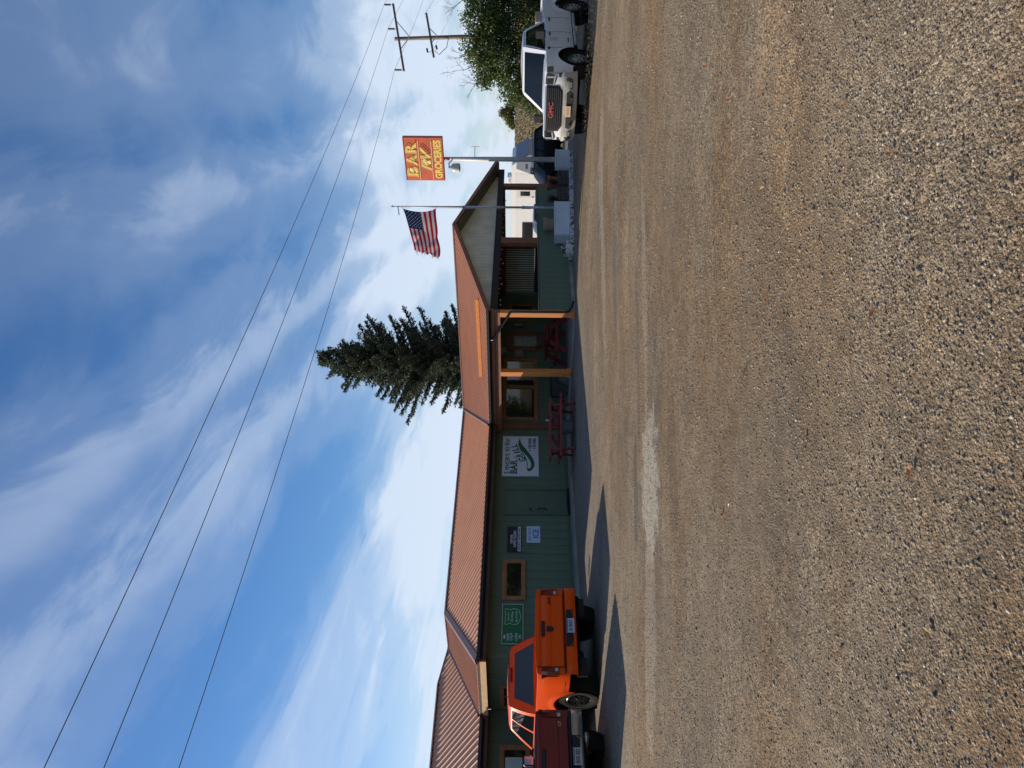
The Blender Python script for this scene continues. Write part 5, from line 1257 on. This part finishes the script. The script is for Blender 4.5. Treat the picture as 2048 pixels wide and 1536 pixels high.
MB().bx(-.15, .62, -.78, .78, c.bed-.02, c.bed+.22, 0, .02).build('tool_box', mat('tool_box', (.42, .36, .28), .5, var=.15), c.o)
rear_end(c, M_wh, mat('dusty_chrome', (.5, .48, .45), .28), style='chev')

# --- black car behind the island
M_bk = paint('black_car_paint', (.005, .0055, .0065), None, .5); M_bk.node_tree.nodes['Principled BSDF'].inputs['Coat Weight'].default_value = 0; M_bk.node_tree.nodes['Principled BSDF'].inputs['Specular IOR Level'].default_value = .12
hd = Vector((-.93, -.36)).normalized(); rw_ = Vector((13.55, 41.6))
c = Car('parked_car', 'black sport utility vehicle with roof rails behind the sign pole', (rw_.x-.25, rw_.y+.8, gz(13, 41)-.02), math.atan2(hd.y, hd.x), M_bk, wb=2.85, fo=.9, ro=.85, hw=.95, sill=.40, belt=1.06, bed=1.06, hood=1.02, rw=.375, ra=.45, roof=1.66, cab=(-.75, 2.35), rake=(.75, .28), wt=.66, wbelt=.86, suv=True, tw=.25, track=.78)
c.glass('F', [(.05, .03), (.95, .03), (.91, .90), (.09, .90)], 'windshield', mat('dark_car_glass', (.006, .008, .010), .08, spec=.22)); c.glass('B', [(.08, .10), (.92, .10), (.88, .85), (.12, .85)], 'rear_window', mat('dark_car_glass', (.006, .008, .010), .08, spec=.22))
for sd in 'LR':
    for a0, a1 in ((.06, .30), (.33, .60), (.63, .93)): c.glass(sd, [(a0, .06), (a1, .06), (a1-.02 if a1 > .9 else a1, .86), (a0+.03 if a0 < .1 else a0, .86)], 'side_window', mat('dark_car_glass', (.006, .008, .010), .08, spec=.22))
    y = .58 if sd == 'L' else -.58
    MB().tube([(-.35, y, 1.70), (-.3, y, 1.76), (1.3, y, 1.76), (1.35, y, 1.70)], .022, 6).build('roof_rail', mat('rail_steel', (.4, .41, .42), .3, metal=.8), c.o, True)
for y in (-1, 1): MB().box((-c.ro+.02, y*.72, .95), (.10, .26, .22), None, 0, .03).build('tail_lamp', M_tail, c.o); c.light('headlamp', 3.3, 3.65, .78, .92, y, M_clear); c.mirror(1.95, y, M_black, .9)
c.wheels(mat('dark_rim', (.05, .05, .052), .35, spec=.6), spokes=5)
for x in (.45, 1.35): c.seam(x, .5, 1.04, 1); c.handle(x+.1, .93, 1, M_bk)
# --- blue grey pickup beyond the porch
M_bg = paint('slate_paint', (.10, .13, .17))
c = Car('pickup_truck', 'slate blue pickup seen through the porch in front of the trailer', (11.9, 47.2, gz(11, 46)-.08), math.atan2(-.25, -.97), M_bg, belt=1.16, roof=1.86, bed=1.18, sill=.46)
c.glass('F', [(.05, .03), (.95, .03), (.91, .90), (.09, .90)], 'windshield', mat('teal_glass', (.03, .06, .065), .03, spec=.9)); c.glass('B', [(.09, .10), (.91, .10), (.86, .80), (.14, .80)], 'rear_window')
for sd in 'LR': c.glass(sd, sg, 'side_window'); c.glass(sd, sg2, 'side_window')
c.wheels(mat('grey_rim', (.3, .3, .31), .35, metal=.7), style='disc', m_tyre=M_rubber)
for y in (-1, 1): c.mirror(2.7, y, M_black, 1.2); c.light('headlamp', 4.1, 4.45, .95, 1.1, y, M_clear)
nb = MB().bx(4.42, 4.50, -.6, .6, .75, 1.08); nb.build('grille', M_black, c.o)
rear_end(c, M_bg, M_steel, style='chev')
# --- travel trailer
o = empty('travel_trailer', (16.0, 54.6, -.62), R(134)); tag(o, 'white travel trailer with a grey nose parked behind the porch', 'trailer')
M_tr = bpy.data.materials.new('trailer_siding'); M_tr.use_nodes = True; _t = M_tr.node_tree; _b = _t.nodes['Principled BSDF']; _b.inputs['Base Color'].default_value = (.86, .84, .80, 1); _b.inputs['Roughness'].default_value = .4
prof = [(-1.1, .95), (-1.1, 1.9), (-.55, 2.72), (-.30, 3.02), (0, 3.08), (10.9, 3.08), (11.05, 2.9), (11.05, .45), (.3, .45), (.1, .95)]
mb = MB(); mb.prism([(a, -1.2, z) for a, z in prof], (0, 2.4, 0)); tb_ = mb.build('shell', M_tr, o)
rb = MB()
for k in range(28):
    z = .52+.085*k; rb.bx(.35 if z > .9 else .4, 11.0, 1.2, 1.212, z, z+.05)
rb.build('siding', M_tr, tb_)
MB().prism([(-1.12, 1.201, 1.2), (-1.12, 1.201, 1.9), (-.55, 1.201, 2.73), (-.05, 1.201, 2.75), (.55, 1.201, 1.2)], (0, .012, 0)).prism([(-1.125, -1.1, 1.3), (-1.125, 1.1, 1.3), (-1.125, 1.1, 1.88), (-1.125, -1.1, 1.88)], (.02, 0, 0)).prism([(-1.125, -1.15, 1.9), (-1.125, 1.15, 1.9), (-.56, 1.15, 2.75), (-.56, -1.15, 2.75)], (-.02, 0, .02)).build('nose_cap', mat('nose_grey', (.22, .24, .30), .4), o)
MB().bx(-.42, -.05, 1.214, 1.225, 1.95, 2.10).build('nose_stripe', mat('nose_dark', (.03, .035, .05), .4), o)
MB().bx(-.15, .35, 1.215, 1.23, 1.35, 1.75).build('window', M_carglass, o)
d_ = MB().bx(1.55, 2.30, 1.213, 1.235, .75, 2.72, 0, .01).build('door', mat('trailer_door', (.70, .68, .64), .4), o); MB().bx(1.75, 2.12, 1.236, 1.246, 1.75, 2.45, 0, .004).build('pane', M_carglass, d_); MB().bx(2.18, 2.25, 1.236, 1.26, 1.5, 1.6).build('handle', M_black, d_)
MB().bx(1.1, 2.1, -.35, .35, 3.081, 3.40, 0, .08).build('air_conditioner', M_white, o); MB().bx(1.25, 1.55, .351, .36, 3.15, 3.33).bx(1.65, 1.95, .351, .36, 3.15, 3.33).build('vent', mat('vent_grey', (.35, .35, .34), .5), o)
MB().bx(3.1, 3.2, 1.213, 1.26, 2.0, 2.1).build('porch_light', mat('pl', (.7, .65, .4), .4), o); MB().bx(4.4, 6.2, 1.213, 1.235, 1.5, 2.3, 0, .006).build('window', M_carglass, o)
for x in (3.9, 4.8):
    for y in (-1, 1): MB().lathe([(0, -.1), (.33, -.1), (.35, 0), (.33, .1), (0, .1)], 24, (x, y*1.05, .35), 'y').build('wheel', M_rubber, o)
# dark barbecue on the far side of the porch opening
q = W(10.3, 3.3); o = empty('barbecue', (q.x, q.y, gz(q.x, q.y)-.05), PHI); tag(o, 'black barbecue grill standing beyond the middle gable post', 'barbecue')
MB().box((0, 0, .95), (.75, .5, .30), None, 0, .05).build('firebox', M_black, o); P = [[(x, .26*math.cos(a), 1.10+.24*math.sin(a)) for x in (-.38, -.1, .1, .38)] for a in np.linspace(0, math.pi, 10)]; MB().grid(P).build('lid', M_black, o, True)
for sx in (-1, 1):
    for sy in (-1, 1): MB().bx(sx*.33-.02, sx*.33+.02, sy*.2-.02, sy*.2+.02, 0, .82).build('leg', M_steel, o)
MB().bx(.39, .70, -.2, .2, 1.02, 1.06).build('side_shelf', M_steel, o); MB().tube([(-.25, -.27, 1.2), (-.25, -.33, 1.22), (.25, -.33, 1.22), (.25, -.27, 1.2)], .012, 6).build('handle', M_steel, o, True)
# ------------------------------------------------------------------ trees
def quads(C, U, Vv, name, m_, parent):
    """many small leaf faces: centres C, half axes U, V"""
    P = np.stack([C-U, C-.55*Vv+.15*U, C+U, C+.55*Vv+.15*U], 1).reshape(-1, 3); Fc = np.arange(len(C)*4).reshape(-1, 4)
    o = bpy.data.objects.new(name, fastmesh(name, P, Fc, m_)); COL.objects.link(o); o.parent = parent; return o
def rnd_dirs(n):
    d = RNG.normal(size=(n, 3)); return d/np.linalg.norm(d, axis=1)[:, None]
def perp(d):
    r = RNG.normal(size=d.shape); r -= (r*d).sum(1)[:, None]*d; return r/np.linalg.norm(r, axis=1)[:, None]
# spruce
SPX, SPY = 1.3, 43.0; sz0 = -.7
sp = empty('spruce_tree', (SPX, SPY, sz0), 0); tag(sp, 'tall dark blue-green spruce rising behind the bar roof', 'tree')
HT = 13.75
MB().tube([(0, 0, 0), (.03, 0, 5), (0, .02, 10), (-.02, 0, HT-.5)], [.28, .2, .1, .025], 10).build('trunk', M_bark, sp, True)
C = []; D_ = []; Ln = []; br = MB()
z = 1.3
while z < HT-.15:
    f_ = 1-z/HT; rad = (5.4*f_**.82+.16)*(.80+.34*random.random()); nb_ = int(7+4*f_)+random.randint(0, 3); ph = random.random()*6.28
    for k in range(nb_):
        a = ph+k*6.283/nb_+random.uniform(-.3, .3); r_ = rad*random.uniform(.50, 1.16); ca_, sa_ = math.cos(a), math.sin(a)
        up = .55-.62*f_; zz0 = z+random.uniform(-.15, .15)
        def pt(u): return np.array([ca_*r_*u, sa_*r_*u, zz0+r_*(up*u-.42*f_*u*u*.9+.22*u**3*(.4+f_))])
        if random.random() < .6: br.tube([pt(u) for u in (0, .3, .6, .9)], [.03*f_+.012, .022*f_+.01, .012, .005], 5, 0, False)
        nl = max(5, int(r_*11))
        for i in range(nl):
            u = (i+.5)/nl
            if u < .16 and random.random() < .6: continue
            p = pt(u); tdir = pt(min(1, u+.05))-pt(u-.05); tdir /= np.linalg.norm(tdir)
            sd = np.cross(tdir, [0, 0, 1.0]); sd /= np.linalg.norm(sd)+1e-9
            wl = (.15+.55*(1-u)**.7*min(1, r_/2.2))*random.uniform(.6, 1.15)
            for s_ in (-1, 1):
                if random.random() < .12: continue
                dd = tdir*.75+sd*s_*.9+np.array([0, 0, random.uniform(-.55, .02)]); dd /= np.linalg.norm(dd)
                m_ = max(2, int(wl/.10))
                for q in range(m_):
                    C.append(p+dd*wl*(q+.5)/m_+np.array([0, 0, -.03*q])+RNG.normal(size=3)*.02); D_.append(dd); 
            C.append(p); D_.append(tdir)
    z += .36+.14*random.random()-.12*(1-f_)
for k in range(30): C.append(np.array([random.gauss(0, .05), random.gauss(0, .05), HT-.5+.5*k/30])); D_.append(np.array([random.gauss(0, .4), random.gauss(0, .4), 1.0]))
br.build('branches', M_bark, sp)
C = np.array(C); D_ = np.array(D_); D_ /= np.linalg.norm(D_, axis=1)[:, None]
n = len(C)
C3 = np.repeat(C, 4, 0); D3 = np.repeat(D_, 4, 0); D3 = D3+RNG.normal(size=D3.shape)*.55; D3 /= np.linalg.norm(D3, axis=1)[:, None]
ln = (.075+.07*RNG.random(len(C3)))[:, None]
quads(C3+D3*ln*.5+RNG.normal(size=C3.shape)*.02, D3*ln, perp(D3)*ln*.42, 'crown', mat('spruce_needles', (.046, .070, .044), .7, col2=(.100, .128, .080), vscale=1.1, island=.5, trans=.22), sp)
print('spruce twigs', len(C3))

# broadleaf trees on the right
def leafy(name, loc, blobs, n, ls, m_, label, trunk=True, bare=(), seed=1):
    rg = random.Random(seed); o = empty(name, loc, 0); tag(o, label, 'tree')
    mb = MB()
    for (x, y, z, r_, w) in blobs:
        if rg.random() < .8: 
            b = Vector((x*.15, y*.15, .2)); e = Vector((x, y, z)); mid = (b+e)/2+Vector((rg.uniform(-.3, .3), rg.uniform(-.3, .3), .3))
            mb.tube([b, mid, e], [.10, .06, .025], 7, 0, False)
    mb.tube([(0, 0, -.3), (.05, 0, .8), (0, .05, 2.0)], [.22, .17, .12], 9, 0, False)
    tr = mb.build('trunk', M_bark, o, True)
    Cs = []
    tot = sum(b[4] for b in blobs)
    for (x, y, z, r_, w) in blobs:
        k = int(n*w/tot/14)
        d = rnd_dirs(k); rr = r_*(.25+.75*RNG.random(k)**.45)
        cc = np.array([x, y, z])+d*rr[:, None]*np.array([1, 1, .85])
        for c_ in cc: Cs.append(c_+RNG.normal(size=(14, 3))*.15)
    Cs = np.concatenate(Cs); Cs = Cs[Cs[:, 2] > .1]
    d = rnd_dirs(len(Cs)); d[:, 2] -= .25; d /= np.linalg.norm(d, axis=1)[:, None]; l = (ls*(.6+.7*RNG.random(len(Cs))))[:, None]
    quads(Cs, d*l, perp(d)*l*.75, 'crown', m_, o)
    if bare:
        tb_ = MB()
        def grow(p, dr, ln_, r_, dep):
            q = p+dr*ln_; mid = p+dr*ln_*.5+Vector((rg.uniform(-1, 1), rg.uniform(-1, 1), rg.uniform(-.5, 1)))*ln_*.07
            tb_.tube([p, mid, q], [r_, r_*.8, r_*.62], 4, 0, False)
            if dep > 0:
                for _ in range(rg.randint(2, 3)):
                    nd = (dr+Vector((rg.gauss(0, .5), rg.gauss(0, .5), rg.gauss(.05, .4)))).normalized(); grow(p+dr*ln_*rg.uniform(.5, 1), nd, ln_*rg.uniform(.55, .8), r_*.6, dep-1)
        for (p, dr, l_) in bare: grow(Vector(p), Vector(dr).normalized(), l_, .022, 4)
        tb_.build('bare_twigs', mat('twig', (.16, .11, .085), .9), o)
    return o
M_leafA = mat('leaf_green', (.055, .090, .018), .6, col2=(.13, .175, .036), vscale=.8, island=.5, trans=.34)
M_leafY = mat('leaf_yellow', (.13, .125, .022), .65, col2=(.21, .19, .04), vscale=.8, island=.35, trans=.25)
# main tree: blobs laid out round the trunk
Bl = [(0, 0, 3.9, 1.35, 1.5), (-1.5, -.3, 3.6, 1.2, 1.2), (1.4, .3, 3.8, 1.3, 1.2), (2.9, .3, 3.7, 1.4, 1.3), (-2.7, .2, 2.9, 1.1, 1.0), (-3.4, .4, 1.9, .8, .7), (.6, -.5, 4.9, 1.0, .8), (-.7, .4, 5.05, .9, .7), (2.4, -.3, 5.1, .9, .7), (3.9, .1, 5.0, 1.3, 1.0), (-2.1, .1, 4.5, .8, .6), (0, -.6, 2.2, 1.5, 1.2), (2.4, -.4, 2.2, 1.5, 1.2), (-2.0, -.5, 1.8, 1.2, 1.0), (4.6, 0, 2.6, 1.6, 1.2), (4.5, 0, 4.0, 1.4, 1.0), (-3.6, 0, 1.0, .8, .5), (-1.2, 0, 1.0, 1.0, .7), (1.5, 0, .9, 1.1, .7)]
main_tree = leafy('leafy_tree', (19.3, 42.0, gz(19.3, 42)-.05), Bl, 56000, .085, M_leafA, 'spreading dark green leafy tree behind the white pickup', bare=[((-1.9, -.3, 4.9), (-.35, 0, 1), .85), ((-2.6, -.3, 4.4), (-.5, 0, 1), .8), ((-1.3, -.3, 5.2), (-.1, 0, 1), .7), ((2.0, -.3, 5.2), (-.6, 0, 1), .9), ((2.3, -.3, 5.4), (.1, 0, 1), .8)], seed=3)
Bl2 = [(0, 0, 1.5, .9, 1), (-.9, 0, 1.1, .8, 1), (.9, 0, 1.2, .8, 1), (.3, 0, 2.1, .7, .8), (-1.6, 0, .7, .6, .6), (1.6, 0, .6, .6, .6)]
zb2 = hz_(41, 116); leafy('yellow_bush', (41.0, 116.0, zb2-.2), Bl2, 5200, .13, M_leafY, 'small yellow-green bush on the crest of the dry hill', seed=5)

# the row of trees along the right-hand side of the lot, seen only as the dark reflection in the windows
for k, (x, y, q, lab) in enumerate(((27, 29, 1.5, 'leafy tree right of the lot, reflected in the windows, nearest the utility pole'), (30, 21, 1.7, 'leafy tree right of the lot, second from the utility pole'), (28, 12, 1.6, 'leafy tree right of the lot, third from the utility pole'), (27, 3, 1.75, 'leafy tree right of the lot, fourth from the utility pole'), (24, -7, 1.6, 'leafy tree right of the lot, farthest from the utility pole'))):
    t_ = copy_tree(main_tree); t_.location = (x, y, -.5); t_.rotation_euler = (0, 0, k*1.3); t_.scale = (q, q, q); t_['label'] = lab; t_['group'] = 'trees along the right side of the lot'
    for ch in list(t_.children):
        if ch.name.startswith('bare'): bpy.data.objects.remove(ch)
# fallen leaves on the lot
lm = MB(); lm.add([(-.5, 0, 0), (-.2, .22, .07), (.15, .26, .05), (.5, 0, .10), (.15, -.25, .12), (-.2, -.2, .03), (0, 0, -.03)], [(0, 6, 1), (1, 6, 2), (2, 6, 3), (3, 6, 4), (4, 6, 5), (5, 6, 0)])
lms = [lm.mesh('fallen_leaf', mat('dry_leaf_'+str(k), c_, .7, trans=.2)) for k, c_ in enumerate(((.46, .20, .06), (.44, .28, .11), (.33, .12, .05)))]
spots = [(.42, 4.75), (.80, 4.25), (1.45, 3.9), (.62, 5.1), (-.98, 3.05), (-1.35, 3.9), (-.65, 6.2), (-.55, 6.35), (-1.05, 6.2), (.95, 5.7), (1.2, 6.6), (2.0, 5.2), (.1, 5.6), (-.3, 4.4), (1.9, 7.4), (.55, 7.6), (-1.2, 7.9), (2.6, 8.0), (-.1, 9.9), (1.2, 9.3), (.35, 3.55), (-.35, 3.2), (1.6, 4.8), (2.3, 6.1), (1.05, 3.4), (1.35, 5.2), (.2, 6.9), (2.9, 6.9), (-1.7, 5.0), (.75, 8.6), (3.3, 9.2)]
for k, (x, y) in enumerate(spots):
    l_ = inst('fallen_leaf', lms[k % 3], None, (x, y, .014), (random.uniform(-.2, .2), random.uniform(-.2, .2), random.uniform(0, 6.28))); q = random.uniform(.045, .07); l_.scale = (q, q, q*1.6)
    tag(l_, 'small dry orange leaf lying on the gravel of the lot', 'leaf', 'dry leaves scattered on the lot')
